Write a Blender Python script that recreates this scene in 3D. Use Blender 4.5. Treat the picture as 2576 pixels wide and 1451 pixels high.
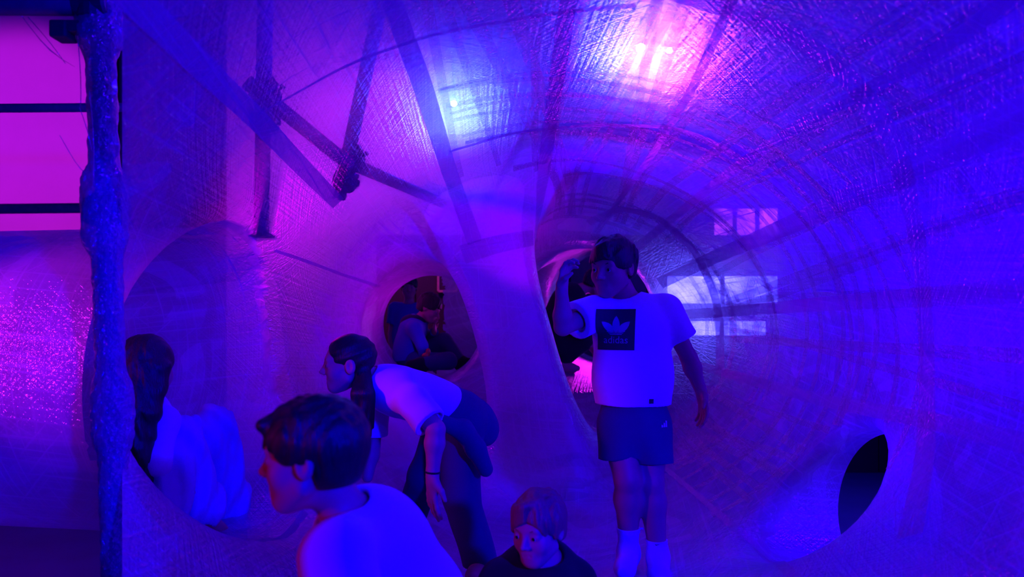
import bpy, math, random
import numpy as np
from mathutils import Vector, Matrix
random.seed(7)
rng = np.random.default_rng(7)
for o in list(bpy.data.objects):
    bpy.data.objects.remove(o)
SC = bpy.context.scene
COL = SC.collection

# ------------------------------------------------------------------ camera, world, exposure
FPX, HY, CZ = 1750.0, 800.0, 1.1
cam_d = bpy.data.cameras.new('camera')
cam = bpy.data.objects.new('camera', cam_d); COL.objects.link(cam)
cam.location = (0, 0, CZ); cam.rotation_euler = (math.pi / 2, 0, 0)
cam_d.sensor_width = 36.0; cam_d.lens = FPX / 2576 * 36
cam_d.shift_y = (HY - 725.5) / 2576
cam_d.clip_start = 0.05
cam_d.dof.use_dof = True; cam_d.dof.focus_distance = 3.2; cam_d.dof.aperture_fstop = 2.4
SC.camera = cam
w = bpy.data.worlds.new('dim_hall_air'); SC.world = w; w.use_nodes = True
bg = w.node_tree.nodes['Background']
bg.inputs[0].default_value = (0.06, 0.0, 0.9, 1); bg.inputs[1].default_value = 0.02
vs = SC.view_settings
vs.view_transform = 'Standard'; vs.look = 'None'; vs.gamma = 1.0; vs.use_curve_mapping = False
vs.exposure = 0.0
cy = SC.cycles
cy.max_bounces = 6; cy.diffuse_bounces = 2; cy.glossy_bounces = 2; cy.transmission_bounces = 3
cy.transparent_max_bounces = 10; cy.use_denoising = True; cy.sample_clamp_indirect = 4.0
cy.caustics_reflective = False; cy.caustics_refractive = True
cy.use_adaptive_sampling = True; cy.adaptive_threshold = 0.09; cy.adaptive_min_samples = 16

def at(px, py, Y):
    return Vector(((px - 1288) * Y / FPX, Y, CZ + (HY - py) * Y / FPX))

def lamp(kind, name, loc, target, power, color, size=0.5, spot=60, blend=0.5):
    d = bpy.data.lights.new(name, kind); d.energy = power; d.color = color
    if kind == 'AREA': d.shape = 'DISK'; d.size = size
    else: d.shadow_soft_size = size
    if kind == 'SPOT': d.spot_size = math.radians(spot); d.spot_blend = blend
    o = bpy.data.objects.new(name, d); COL.objects.link(o); o.location = loc
    dv = Vector(target) - Vector(loc)
    o.rotation_euler = dv.to_track_quat('-Z', 'Y').to_euler()
    return o

BLUE = (0.0, 0.0, 1.0); VIOLET = (0.026, 0.0, 1.0); PINK = (0.78, 0.012, 1.0); MAG = (0.75, 0.0, 0.9)
# stage lights of the hall, plus added blue fills for post and floor: blue wash from behind the camera, magenta from the far left, violet from the right and above
lamp('SPOT', 'blue_key_light', (1.9, -1.5, 1.8), (-0.1, 3.0, 1.05), 1500, BLUE, 0.12, 84, 0.4)
lamp('AREA', 'violet_wash_right', (4.3, 2.0, 2.2), (1.2, 3.0, 1.2), 330, VIOLET, 1.6)
lamp('AREA', 'violet_wash_above', (0.3, 3.0, 4.4), (0.2, 3.6, 1.0), 55, VIOLET, 1.5)
lamp('SPOT', 'magenta_wash_left', (-2.6, 6.6, 2.2), (-0.7, 4.7, 1.4), 250, MAG, 0.25, 48, 0.7)
lamp('SPOT', 'pink_wall_light', (-6.3, 2.2, 3.3), (-6.4, 9.0, 3.0), 1500, PINK, 0.15, 34, 0.4)
lamp('SPOT', 'pale_wall_light', (-1.6, 6.4, 4.3), (-2.4, 9.0, 3.0), 600, (0.55, 0.02, 0.85), 0.2, 100, 0.9)
lamp('SPOT', 'blue_post_fill', (0.5, -0.7, 2.1), (-1.2, 2.1, 1.25), 130, BLUE, 0.04, 40, 0.6)  # added spot, brightens the taped post and the film beside it
lamp('SPOT', 'red_side_light', (-2.7, 0.5, 1.0), (-0.15, 1.6, 0.68), 30, (1.0, 0.0, 0.4), 0.1, 26, 0.5)
lamp('AREA', 'pink_passage_light', (0.9, 7.2, 0.9), (0.6, 5.4, 0.7), 7, PINK, 0.3)
lamp('SPOT', 'pink_low_light', (-2.6, 1.5, 1.38), (-1.68, 2.25, 1.10), 90, PINK, 0.08, 36, 0.8)
lamp('SPOT', 'blue_floor_fill', (-3.5, 0.5, 3.4), (-4.2, 5.5, -0.9), 420, BLUE, 0.2, 60, 0.7)  # added spot, puts blue on the hall floor where the key does not reach

# ------------------------------------------------------------------ material helpers
def mat(name):
    m = bpy.data.materials.new(name); m.use_nodes = True
    nt = m.node_tree; nt.nodes.clear()
    out = nt.nodes.new('ShaderNodeOutputMaterial')
    return m, nt, out
def N(nt, t, **kw):
    n = nt.nodes.new(t)
    for k, v in kw.items(): setattr(n, k, v)
    return n
def val(nt, s, x):
    if isinstance(x, (int, float)): s.default_value = x
    else: nt.links.new(x, s)
def mth(nt, op, a, b=0.0, c=None):
    n = N(nt, 'ShaderNodeMath', operation=op)
    val(nt, n.inputs[0], a); val(nt, n.inputs[1], b)
    if c is not None: val(nt, n.inputs[2], c)
    return n.outputs[0]
def noise(nt, vec, scale, detail=2.0, rough=0.5):
    n = N(nt, 'ShaderNodeTexNoise'); n.inputs['Scale'].default_value = scale
    n.inputs['Detail'].default_value = detail; n.inputs['Roughness'].default_value = rough
    nt.links.new(vec, n.inputs['Vector']); return n.outputs['Fac']
def mapping(nt, vec, rot=(0, 0, 0), sc=(1, 1, 1), loc=(0, 0, 0)):
    n = N(nt, 'ShaderNodeMapping'); n.inputs['Rotation'].default_value = rot
    n.inputs['Scale'].default_value = sc; n.inputs['Location'].default_value = loc
    nt.links.new(vec, n.inputs['Vector']); return n.outputs[0]
def ramp(nt, fac, p0, p1, c0=(0, 0, 0, 1), c1=(1, 1, 1, 1)):
    n = N(nt, 'ShaderNodeMapRange'); n.inputs['From Min'].default_value = p0; n.inputs['From Max'].default_value = p1
    nt.links.new(fac, n.inputs['Value']); return n.outputs[0]

def plain(name, col, rough=0.7, metal=0.0, spec=0.5, vscale=0, vamt=0.25, bump=0.0, bscale=60, sc=(1, 1, 1), sheen=0.0):
    m, nt, out = mat(name)
    p = N(nt, 'ShaderNodeBsdfPrincipled')
    p.inputs['Base Color'].default_value = (*col, 1); p.inputs['Roughness'].default_value = rough
    p.inputs['Metallic'].default_value = metal; p.inputs['Specular IOR Level'].default_value = spec
    p.inputs['Sheen Weight'].default_value = sheen
    tc = N(nt, 'ShaderNodeTexCoord').outputs['Object']
    if vscale:
        f = noise(nt, mapping(nt, tc, sc=sc), vscale, 3)
        mx = N(nt, 'ShaderNodeMix', data_type='RGBA')
        mx.inputs[6].default_value = (*[c * (1 - vamt) for c in col], 1)
        mx.inputs[7].default_value = (*[min(1, c * (1 + vamt)) for c in col], 1)
        nt.links.new(f, mx.inputs[0]); nt.links.new(mx.outputs[2], p.inputs['Base Color'])
    if bump:
        b = N(nt, 'ShaderNodeBump'); b.inputs['Strength'].default_value = bump; b.inputs['Distance'].default_value = 0.01
        nt.links.new(noise(nt, mapping(nt, tc, sc=sc), bscale, 3), b.inputs['Height'])
        nt.links.new(b.outputs[0], p.inputs['Normal'])
    nt.links.new(p.outputs[0], out.inputs[0])
    return m
def emit(name, col, strength, vscale=0):
    m, nt, out = mat(name)
    e = N(nt, 'ShaderNodeEmission'); e.inputs[0].default_value = (*col, 1); e.inputs[1].default_value = strength
    if vscale:
        tc = N(nt, 'ShaderNodeTexCoord').outputs['Object']
        f = ramp(nt, noise(nt, tc, vscale, 3), 0.35, 0.65)
        val(nt, e.inputs[1], mth(nt, 'MULTIPLY_ADD', f, strength, strength * 0.35))
    nt.links.new(e.outputs[0], out.inputs[0]); return m

def film_material(name, base=0.02, gain=0.42, refr=0.42, gloss=0.08, bump=0.7, lay=1.0, rich=True, lumpy=0, grough=0.16, tint=(0.9, 0.9, 0.97)):
    m, nt, out = mat(name)
    uv = N(nt, 'ShaderNodeAttribute', attribute_name='tuv').outputs['Vector']
    ob = N(nt, 'ShaderNodeTexCoord').outputs['Object']
    wob = noise(nt, uv, 3.0, 0)
    def strips(angle, width, seed):                     # long strips of tape laid side by side, each a little denser or clearer
        r = mapping(nt, uv, rot=(0, 0, angle))
        s = N(nt, 'ShaderNodeSeparateXYZ'); nt.links.new(r, s.inputs[0])
        x = mth(nt, 'MULTIPLY_ADD', wob, 0.35, s.outputs[1])
        c = mth(nt, 'FLOOR', mth(nt, 'MULTIPLY_ADD', x, 1 / width, seed))
        wn = N(nt, 'ShaderNodeTexWhiteNoise', noise_dimensions='1D'); nt.links.new(c, wn.inputs['W'])
        return wn.outputs['Value']
    def streaks(angle, long, fine, seed):
        r = mapping(nt, uv, rot=(0, 0, angle), sc=(1, 1, 1), loc=(seed, seed * 1.7, 0))
        r = mapping(nt, r, sc=(long, fine, 0))
        return noise(nt, r, 1.0, 1.5, 0.6)
    k1 = streaks(0.1, 1.3, 70, 2.1); k2 = streaks(1.48, 1.8, 80, 5.3)
    k3 = streaks(0.62, 2.0, 95, 7.7); k4 = streaks(-0.75, 2.0, 90, 11.9)
    fine = mth(nt, 'MAXIMUM', mth(nt, 'MAXIMUM', ramp(nt, k1, 0.56, 0.70), ramp(nt, k2, 0.56, 0.70)),
               mth(nt, 'MAXIMUM', ramp(nt, k3, 0.60, 0.74), ramp(nt, k4, 0.60, 0.74)))
    if rich:
        s1 = strips(0.12, 0.055, 3.3); s2 = strips(1.50, 0.06, 9.1)
        big = ramp(nt, noise(nt, ob, 2.3, 1), 0.38, 0.62)
        t = mth(nt, 'MULTIPLY_ADD', big, 0.5, mth(nt, 'MULTIPLY', mth(nt, 'MULTIPLY', s1, s2), 1.4))
    else: t = 0.3
    sz = N(nt, 'ShaderNodeSeparateXYZ'); nt.links.new(uv, sz.inputs[0])          # third value: how many layers lie here
    dens = mth(nt, 'MULTIPLY_ADD', fine, 0.62, mth(nt, 'MULTIPLY', t, 0.6))
    if rich: dens = mth(nt, 'MULTIPLY', dens, mth(nt, 'MINIMUM', mth(nt, 'MULTIPLY_ADD', sz.outputs[2], 2.2, 0.35), 1.25))
    fac = N(nt, 'ShaderNodeClamp'); nt.links.new(mth(nt, 'MULTIPLY_ADD', dens, gain, mth(nt, 'MULTIPLY_ADD', sz.outputs[2], lay, base)), fac.inputs[0])
    fac.inputs[2].default_value = 0.95
    h = mth(nt, 'ADD', mth(nt, 'ADD', k1, k2), mth(nt, 'ADD', k3, k4))
    if lumpy: h = mth(nt, 'MULTIPLY_ADD', noise(nt, ob, 60, 2), lumpy, h)
    b = N(nt, 'ShaderNodeBump'); b.inputs['Strength'].default_value = bump; b.inputs['Distance'].default_value = 0.008
    nt.links.new(h, b.inputs['Height'])
    T = N(nt, 'ShaderNodeBsdfTransparent'); T.inputs[0].default_value = (*tint, 1)
    TL = N(nt, 'ShaderNodeBsdfTranslucent'); TL.inputs[0].default_value = (0.9, 0.86, 0.95, 1)
    DF = N(nt, 'ShaderNodeBsdfDiffuse'); DF.inputs[0].default_value = (0.8, 0.77, 0.85, 1)
    RF = N(nt, 'ShaderNodeBsdfRefraction'); RF.inputs['Roughness'].default_value = 0.48; RF.inputs['IOR'].default_value = 1.4
    GL = N(nt, 'ShaderNodeBsdfGlossy'); GL.inputs['Roughness'].default_value = grough
    # forward scatter of a thin scratched sheet: the ray passes straight on, spread by the scratches (entry and exit bend cancel)
    ge = N(nt, 'ShaderNodeNewGeometry')
    df = N(nt, 'ShaderNodeVectorMath', operation='SUBTRACT'); nt.links.new(b.outputs[0], df.inputs[0]); nt.links.new(ge.outputs['Normal'], df.inputs[1])
    ad = N(nt, 'ShaderNodeVectorMath', operation='MULTIPLY_ADD'); nt.links.new(df.outputs[0], ad.inputs[0])
    ad.inputs[1].default_value = (0.7, 0.7, 0.7); nt.links.new(ge.outputs['Incoming'], ad.inputs[2])
    no = N(nt, 'ShaderNodeVectorMath', operation='NORMALIZE'); nt.links.new(ad.outputs[0], no.inputs[0])
    nt.links.new(no.outputs[0], RF.inputs['Normal']); nt.links.new(b.outputs[0], GL.inputs['Normal'])
    def mix(f, a, c):
        n = N(nt, 'ShaderNodeMixShader'); val(nt, n.inputs[0], f)
        nt.links.new(a, n.inputs[1]); nt.links.new(c, n.inputs[2]); return n.outputs[0]
    S = mix(0.5, TL.outputs[0], DF.outputs[0])
    A = mix(refr, T.outputs[0], RF.outputs[0])
    A = mix(fac.outputs[0], A, S)
    lw = N(nt, 'ShaderNodeLayerWeight'); lw.inputs[0].default_value = 0.25
    g = mth(nt, 'MULTIPLY_ADD', lw.outputs['Fresnel'], 0.25, gloss)
    nt.links.new(mix(g, A, GL.outputs[0]), out.inputs[0])
    return m

# ------------------------------------------------------------------ object helpers
def prop(o, label=None, cat=None, group=None, kind=None):
    if label: o['label'] = label
    if cat: o['category'] = cat
    if group: o['group'] = group
    if kind: o['kind'] = kind
    return o
def empty(name, loc=(0, 0, 0), rot=(0, 0, 0)):
    o = bpy.data.objects.new(name, None); COL.objects.link(o); o.location = loc; o.rotation_euler = rot
    o.empty_display_size = 0.1
    return o
def link(name, me, m=None, parent=None, world=True):
    if m is not None: me.materials.append(m)
    o = bpy.data.objects.new(name, me); COL.objects.link(o)
    if parent is not None:
        o.parent = parent
        if world:                                       # mesh data are given in world space
            def wm(p):
                M = Matrix.LocRotScale(p.location, p.rotation_euler, None)
                return M if p.parent is None else wm(p.parent) @ p.matrix_parent_inverse @ M
            o.matrix_parent_inverse = wm(parent).inverted()
    return o
def np_mesh(name, V, F, smooth=True):
    me = bpy.data.meshes.new(name)
    V = np.asarray(V, np.float32); F = np.asarray(F, np.int32); k = F.shape[1]
    me.vertices.add(len(V)); me.vertices.foreach_set('co', V.ravel())
    me.loops.add(F.size); me.loops.foreach_set('vertex_index', F.ravel())
    me.polygons.add(len(F)); me.polygons.foreach_set('loop_start', np.arange(0, F.size, k, dtype=np.int32))
    if smooth: me.polygons.foreach_set('use_smooth', np.ones(len(F), bool))
    me.update(calc_edges=True); me.validate()
    return me
class MB:
    """collects simple shapes into one mesh"""
    def __init__(s): s.v = []; s.f = []
    def add(s, V, F):
        n = len(s.v); s.v += [tuple(x) for x in V]; s.f += [tuple(i + n for i in f) for f in F]; return s
    def box(s, c, d, R=None):
        R = R or Matrix.Identity(3)
        V = [Vector(c) + R @ Vector((x * d[0] / 2, y * d[1] / 2, z * d[2] / 2)) for x in (-1, 1) for y in (-1, 1) for z in (-1, 1)]
        return s.add(V, [(0, 1, 3, 2), (4, 6, 7, 5), (0, 4, 5, 1), (2, 3, 7, 6), (0, 2, 6, 4), (1, 5, 7, 3)])
    def lathe(s, a, b, prof, n=20, caps=True):
        """prof: (t along a->b in metres, radius)"""
        a = Vector(a); b = Vector(b); d = (b - a).normalized()
        u = d.orthogonal().normalized(); v = d.cross(u)
        V = []; F = []
        for t, r in prof:
            for i in range(n):
                g = 2 * math.pi * i / n
                V.append(a + d * t + (u * math.cos(g) + v * math.sin(g)) * r)
        m = len(prof)
        for j in range(m - 1):
            for i in range(n):
                k = (i + 1) % n
                F.append((j * n + i, j * n + k, (j + 1) * n + k, (j + 1) * n + i))
        if caps:
            F.append(tuple(reversed(range(n)))); F.append(tuple((m - 1) * n + i for i in range(n)))
        return s.add(V, F)
    def tube(s, pts, r, n=12):
        pts = [Vector(p) for p in pts]
        rs = r if isinstance(r, (list, tuple)) else [r] * len(pts)
        V = []; F = []; u = None
        for j, p in enumerate(pts):
            d = (pts[min(j + 1, len(pts) - 1)] - pts[max(j - 1, 0)]).normalized()
            u = d.orthogonal().normalized() if u is None else (u - d * u.dot(d)).normalized()
            v = d.cross(u)
            for i in range(n):
                g = 2 * math.pi * i / n
                V.append(p + (u * math.cos(g) + v * math.sin(g)) * rs[j])
        for j in range(len(pts) - 1):
            for i in range(n):
                k = (i + 1) % n
                F.append((j * n + i, j * n + k, (j + 1) * n + k, (j + 1) * n + i))
        F.append(tuple(reversed(range(n)))); F.append(tuple((len(pts) - 1) * n + i for i in range(n)))
        return s.add(V, F)
    def build(s, name, m, parent=None, smooth=False, world=True, bevel=0.0):
        me = bpy.data.meshes.new(name); me.from_pydata([tuple(v) for v in s.v], [], s.f); me.update()
        if smooth:
            for p in me.polygons: p.use_smooth = len(p.vertices) == 4
        o = link(name, me, m, parent, world)
        if bevel:
            b = o.modifiers.new('bevel', 'BEVEL'); b.width = bevel; b.segments = 2; b.limit_method = 'ANGLE'
        return o

# ------------------------------------------------------------------ signed distance tools
def smin(a, b, k):
    h = np.maximum(k - np.abs(a - b), 0) / k
    return np.minimum(a, b) - h * h * (k * 0.25)
def smax(a, b, k): return -smin(-a, -b, k)
def V3(p): return np.array(p, np.float32)
def cap(P, a, b, ra, rb=None):
    rb = ra if rb is None else rb
    a = V3(a); b = V3(b); ab = b - a
    t = np.clip((P - a) @ ab / max(float(ab @ ab), 1e-9), 0, 1)
    d = P - a - t[:, None] * ab
    return np.sqrt(np.einsum('ij,ij->i', d, d)) - (ra + (rb - ra) * t)
def sph(P, c, r):
    d = P - V3(c); return np.sqrt(np.einsum('ij,ij->i', d, d)) - r
def ell(P, c, r, R=None):
    d = P - V3(c)
    if R is not None: d = d @ R                        # columns of R: local axes
    r = V3(r); q = d / r; k0 = np.sqrt(np.einsum('ij,ij->i', q, q)); q = q / r
    k1 = np.sqrt(np.einsum('ij,ij->i', q, q)) + 1e-9
    return k0 * (k0 - 1) / k1
def fcap(P, a, b, ra, rb, fwd, ratio):
    """capsule flattened along fwd"""
    f = V3(fwd); f = f / np.linalg.norm(f); a = V3(a); b = V3(b); s = 1 / ratio - 1
    Q = P - a; Q = Q + np.outer(Q @ f, f) * s
    bb = b - a; bb = bb + f * float(bb @ f) * s
    return cap(Q, (0, 0, 0), bb, ra, rb) * (0.5 + 0.5 * ratio)
def frame(fwd, up):
    """matrix with columns right, forward, up"""
    f = Vector(fwd).normalized(); u = Vector(up); u = (u - f * u.dot(f)).normalized(); r = f.cross(u)
    return np.array([[r[i], f[i], u[i]] for i in range(3)], np.float32)

def surface_nets(f, lo, hi, h, lip=1.7, refine=1):
    lo = np.array(lo, np.float32); hi = np.array(hi, np.float32); B = 8
    nb = np.ceil((hi - lo) / (h * B)).astype(int); n = nb * B
    bi = np.stack(np.meshgrid(*[np.arange(k) for k in nb], indexing='ij'), -1).reshape(-1, 3)
    cen = lo + (bi * B + (B - 1) / 2) * h
    d = f(cen.astype(np.float32))
    act = np.abs(d) < B * h * 0.87 * lip
    G = np.empty(tuple(nb) + (B, B, B), np.float32)
    G[:] = np.where(d < 0, -1.0, 1.0).reshape(tuple(nb))[:, :, :, None, None, None]
    ai = bi[act]
    loc = np.stack(np.meshgrid(*[np.arange(B)] * 3, indexing='ij'), -1).reshape(-1, 3)
    for s in range(0, len(ai), 1500):
        a = ai[s:s + 1500]
        P = (lo + (a[:, None, :] * B + loc[None]) * h).reshape(-1, 3).astype(np.float32)
        G[a[:, 0], a[:, 1], a[:, 2]] = f(P).reshape(-1, B, B, B)
    G = G.transpose(0, 3, 1, 4, 2, 5).reshape(tuple(n))
    S = G < 0
    c = np.zeros(tuple(n - 1), np.int8)
    for i in (0, 1):
        for j in (0, 1):
            for k in (0, 1):
                c += S[i:n[0] - 1 + i, j:n[1] - 1 + j, k:n[2] - 1 + k]
    cells = np.argwhere((c > 0) & (c < 8))
    ids = np.full(tuple(n - 1), -1, np.int32); ids[tuple(cells.T)] = np.arange(len(cells))
    acc = np.zeros((len(cells), 3), np.float32); cnt = np.zeros(len(cells), np.float32)
    for ax in range(3):
        o1, o2 = [a for a in range(3) if a != ax]
        for i in (0, 1):
            for j in (0, 1):
                A = cells.copy(); A[:, o1] += i; A[:, o2] += j
                Bq = A.copy(); Bq[:, ax] += 1
                va = G[tuple(A.T)]; vb = G[tuple(Bq.T)]
                m = (va < 0) != (vb < 0)
                t = np.where(m, va / np.where(m, va - vb, 1), 0)
                p = (A - cells).astype(np.float32); p[:, ax] += t
                acc[m] += p[m]; cnt[m] += 1
    V = lo + (cells + acc / cnt[:, None]) * h
    quads = []
    for ax in range(3):
        o1, o2 = (ax + 1) % 3, (ax + 2) % 3
        sl0 = [slice(0, n[k] - 1) for k in range(3)]; sl1 = list(sl0)
        sl1[ax] = slice(1, n[ax])
        X = S[tuple(sl0)] != S[tuple(sl1)]
        e = np.argwhere(X); e = e[(e[:, o1] > 0) & (e[:, o2] > 0)]
        neg = S[tuple(e.T)]
        q = []
        for da, db in ((1, 1), (0, 1), (0, 0), (1, 0)):
            cc = e.copy(); cc[:, o1] -= da; cc[:, o2] -= db; q.append(ids[tuple(cc.T)])
        q = np.stack(q, 1); q[~neg] = q[~neg][:, ::-1]
        quads.append(q[(q >= 0).all(1)])
    F = np.concatenate(quads)
    for _ in range(refine):
        Vf = V.astype(np.float32); e = h * 0.3
        g = np.stack([f(Vf + V3(x)) - f(Vf - V3(x)) for x in ((e, 0, 0), (0, e, 0), (0, 0, e))], 1) / (2 * e)
        dd = f(Vf); gl = np.einsum('ij,ij->i', g, g) + 1e-3
        st = -(dd / gl)[:, None] * g; ln = np.linalg.norm(st, axis=1, keepdims=True)
        V = V + st * np.minimum(1, 0.6 * h / (ln + 1e-9))
    return V, F
# ------------------------------------------------------------------ the hall
M_floor = plain('hall_floor_paint', (0.07, 0.08, 0.32), 0.45, vscale=3, bump=0.05)
M_plaster = plain('pale_plaster', (0.62, 0.56, 0.6), 0.9, vscale=2, vamt=0.08, bump=0.1, bscale=30)
M_wood = plain('dark_brown_panelling', (0.05, 0.018, 0.015), 0.6, vscale=6, sc=(6, 6, 0.6))
M_dark = plain('dark_ceiling_paint', (0.02, 0.018, 0.03), 0.9, vscale=2)
M_steel = plain('galvanised_steel', (0.2, 0.2, 0.23), 0.55, metal=0.3, vscale=25, bump=0.1, bscale=80)
M_iron = plain('dark_clamp_iron', (0.07, 0.07, 0.09), 0.5, metal=0.3, vscale=30, bump=0.15, bscale=70)
M_black = plain('black_lamp_housing', (0.02, 0.02, 0.022), 0.5, bump=0.05)
M_gold = plain('gold_frame_paint', (0.75, 0.5, 0.2), 0.4, vscale=20)
FZ, BY = -0.9, 9.0
def slab(name, c, d, m):
    return prop(MB().box(c, d).build(name, m), kind='structure')
slab('floor', (0, 2.5, FZ - 0.05), (15.4, 13.4, 0.1), M_floor)
slab('ceiling', (0, 2.5, 6.55), (15.4, 13.4, 0.1), M_dark)
wb = empty('wall_back', (0, BY, FZ)); prop(wb, kind='structure')
MB().box((0, BY + 0.1, 4.3), (15.2, 0.2, 4.4)).build('plaster_field', M_plaster, wb)
MB().box((-4.675, BY + 0.1, 0.6), (5.85, 0.2, 3.0)).build('plaster_field', M_plaster, wb)
for i in range(18):
    MB().box((-1.75 + 0.25 + i * 0.5, BY + 0.1, (FZ + 2.1) / 2), (0.49, 0.2, 2.1 - FZ)).build('panel', M_wood, wb, bevel=0.008)
MB().box((2.9, BY + 0.06, 2.13), (9.3, 0.22, 0.08)).build('rail', M_wood, wb, bevel=0.01)
slab('wall_left', (-7.6, 2.5, 2.8), (0.2, 13.4, 7.5), M_plaster)
slab('wall_right', (7.6, 2.5, 2.8), (0.2, 13.4, 7.5), M_dark)
# bright windows far off on the right, seen through the film
M_lit = emit('bright_window_light', (0.09, 0.08, 1.0), 16.0, 4)
M_pinklit = emit('rosy_window_light', (0.5, 0.04, 1.0), 6.0, 4)
def lit_window(n, px0, px1, py0, py1, cols, m):
    a = at(px0, py1, BY - 0.02); b = at(px1, py0, BY - 0.02)
    r = empty('window_%d' % n, ((a.x + b.x) / 2, BY - 0.02, a.z)); prop(r, kind='structure')
    fr = MB(); t = 0.05
    fr.box(((a.x + b.x) / 2, BY - 0.03, a.z), (b.x - a.x + t, 0.06, t)); fr.box(((a.x + b.x) / 2, BY - 0.03, b.z), (b.x - a.x + t, 0.06, t))
    for i in range(cols + 1):
        x = a.x + (b.x - a.x) * i / cols; fr.box((x, BY - 0.03, (a.z + b.z) / 2), (t, 0.06, b.z - a.z))
    fr.build('window_frame', M_dark, r)
    for i in range(cols):
        x0 = a.x + (b.x - a.x) * i / cols + t / 2; x1 = a.x + (b.x - a.x) * (i + 1) / cols - t / 2
        MB().box(((x0 + x1) / 2, BY - 0.02, (a.z + b.z) / 2), (x1 - x0, 0.02, b.z - a.z - t)).build('pane', m, r)
lit_window(1, 1672, 1960, 690, 768, 2, M_lit)
lit_window(2, 1700, 1930, 803, 848, 2, M_lit)
lit_window(3, 1790, 1960, 520, 606, 3, M_pinklit)

# dark stage curtain between the magenta bay and the pale wall
cu = empty('stage_curtain', (-3.35, 7.4, FZ)); prop(cu, 'tall dark pleated stage curtain hanging behind the film on the left', 'curtain')
M_cur = plain('black_velvet', (0.018, 0.012, 0.05), 0.95, bump=0.1)
xa, xb = at(292, 0, 7.4).x, at(572, 0, 7.4).x
n = 120; V = []; F = []
for z in (FZ + 0.02, 6.3):
    for i in range(n + 1):
        t = i / n; V.append((xa + (xb - xa) * t, 7.4 + 0.06 * math.sin(t * 2 * math.pi * 13) + 0.02 * math.sin(t * 61), z))
for i in range(n): F.append((i, i + 1, n + 2 + i, n + 1 + i))
mb = MB(); mb.add(V, F); o = mb.build('drape', M_cur, cu, smooth=True)
s = o.modifiers.new('thick', 'SOLIDIFY'); s.thickness = 0.012
MB().tube([(xa - 0.1, 7.4, 6.32), (xb + 0.1, 7.4, 6.32)], 0.03).build('curtain_rail', M_steel, cu, smooth=True)

# gold picture frame on the back wall, seen through the far hole
pf = empty('picture_frame', at(1122, 740, BY - 0.05)); prop(pf, 'thin gold picture frame on the dark wall beyond the far hole', 'picture frame')
a = at(1103, 733, BY - 0.04); b = at(1150, 640, BY - 0.04)
for c, d in ((((a.x + b.x) / 2, a.z), (b.x - a.x, 0.03)), (((a.x + b.x) / 2, b.z), (b.x - a.x, 0.03)), ((a.x, (a.z + b.z) / 2), (0.03, b.z - a.z)), ((b.x, (a.z + b.z) / 2), (0.03, b.z - a.z))):
    MB().box((c[0], BY - 0.05, c[1]), (d[0], 0.04, d[1])).build('rail', M_gold, pf, bevel=0.005)
MB().box(((a.x + b.x) / 2, BY - 0.03, (a.z + b.z) / 2), (b.x - a.x, 0.02, b.z - a.z)).build('picture', M_wood, pf)

# ------------------------------------------------------------------ scaffolding
def coupler(name, c, d1, d2, r, parent):
    """swivel clamp: two collars back to back, each with flange, eye bolt and nut"""
    c = Vector(c); d1 = Vector(d1).normalized(); d2 = Vector(d2).normalized()
    mb = MB(); L = r * 1.5
    for d in (d1, d2):
        mb.lathe(c - d * L, c + d * L, [(0, r * 1.18), (r * 0.2, r * 1.42), (2 * L - r * 0.2, r * 1.42), (2 * L, r * 1.18)], 18)
        u = d.orthogonal().normalized()
        mb.box(c + u * r * 1.7, (r * 1.0,) * 3, Matrix((u, d, u.cross(d))).transposed())
    o = mb.build(name, M_iron, parent, smooth=False)
    for d in (d1, d2):
        u = d.orthogonal().normalized(); v = d.cross(u)
        for s in (-1, 1):
            p = c + d * L * 0.55 * s
            MB().lathe(p + v * r * 0.8 + u * r * 1.2, p + v * r * 0.8 + u * r * 2.5, [(0, r * 0.18), (r * 0.95, r * 0.18), (r * 0.95, r * 0.34), (r * 1.3, r * 0.34)], 8).build('bolt', M_iron, o)
    return o
def pole(name, a, b, r, label, couplers=(), group=None, foot=False):
    a = Vector(a); b = Vector(b); e = empty(name, a)
    prop(e, label, 'scaffold pole', group)
    L = (b - a).length
    MB().lathe(a, b, [(0, r * 0.9), (0.004, r), (L - 0.004, r), (L, r * 0.9)], 20).build('tube', M_steel, e, smooth=True)
    for c, d2 in couplers: coupler('coupler', c, b - a, d2, r, e)
    if foot:
        MB().box(a + Vector((0, 0, 0.008)), (r * 2.8, r * 2.8, 0.016)).build('base_plate', M_iron, e, bevel=0.003)
    return e
R1 = 0.033
d_a = at(690, 265, 2.95); d_b = at(880, 415, 3.3)
pole('scaffold_pole', at(657, 596, 3.12), at(672, -260, 2.9), R1, 'dark upright scaffold pole with two big clamps behind the film, upper left',
     [(at(664, 235, 2.96), d_b - d_a), (at(662, 300, 2.98), (1, 0.1, 0))], foot=True)
pole('scaffold_brace', at(620, 205, 2.98), d_b + (d_b - d_a) * 0.02, R1, 'short diagonal scaffold brace dropping right from the upright pole clamp')
pole('scaffold_raker', at(852, 500, 3.42), at(985, -120, 3.1), R1, 'leaning scaffold pole with a clamp at the diagonal brace end',
     [(at(882, 400, 3.36), d_b - d_a), (at(868, 455, 3.38), (1, 0, -0.3))])
pole('scaffold_strut', at(870, 405, 3.43), at(1170, 535, 5.2), R1, 'scaffold strut running on right and down from the leaning pole')
pole('scaffold_slant', at(1215, 520, 5.5), at(1440, 130, 4.0), R1, 'slanting scaffold pole behind the middle of the film ceiling')
pole('scaffold_beam', at(1370, 195, 4.2), at(2150, 197, 4.2), 0.036, 'level scaffold beam just below the paired ceiling lamps')
pole('scaffold_ledger', at(-160, 8, 2.02), at(252, 10, 2.02), 0.033, 'level scaffold ledger reaching the taped post at upper left', [(at(238, 12, 2.03), (0, 0, 1))])
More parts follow.
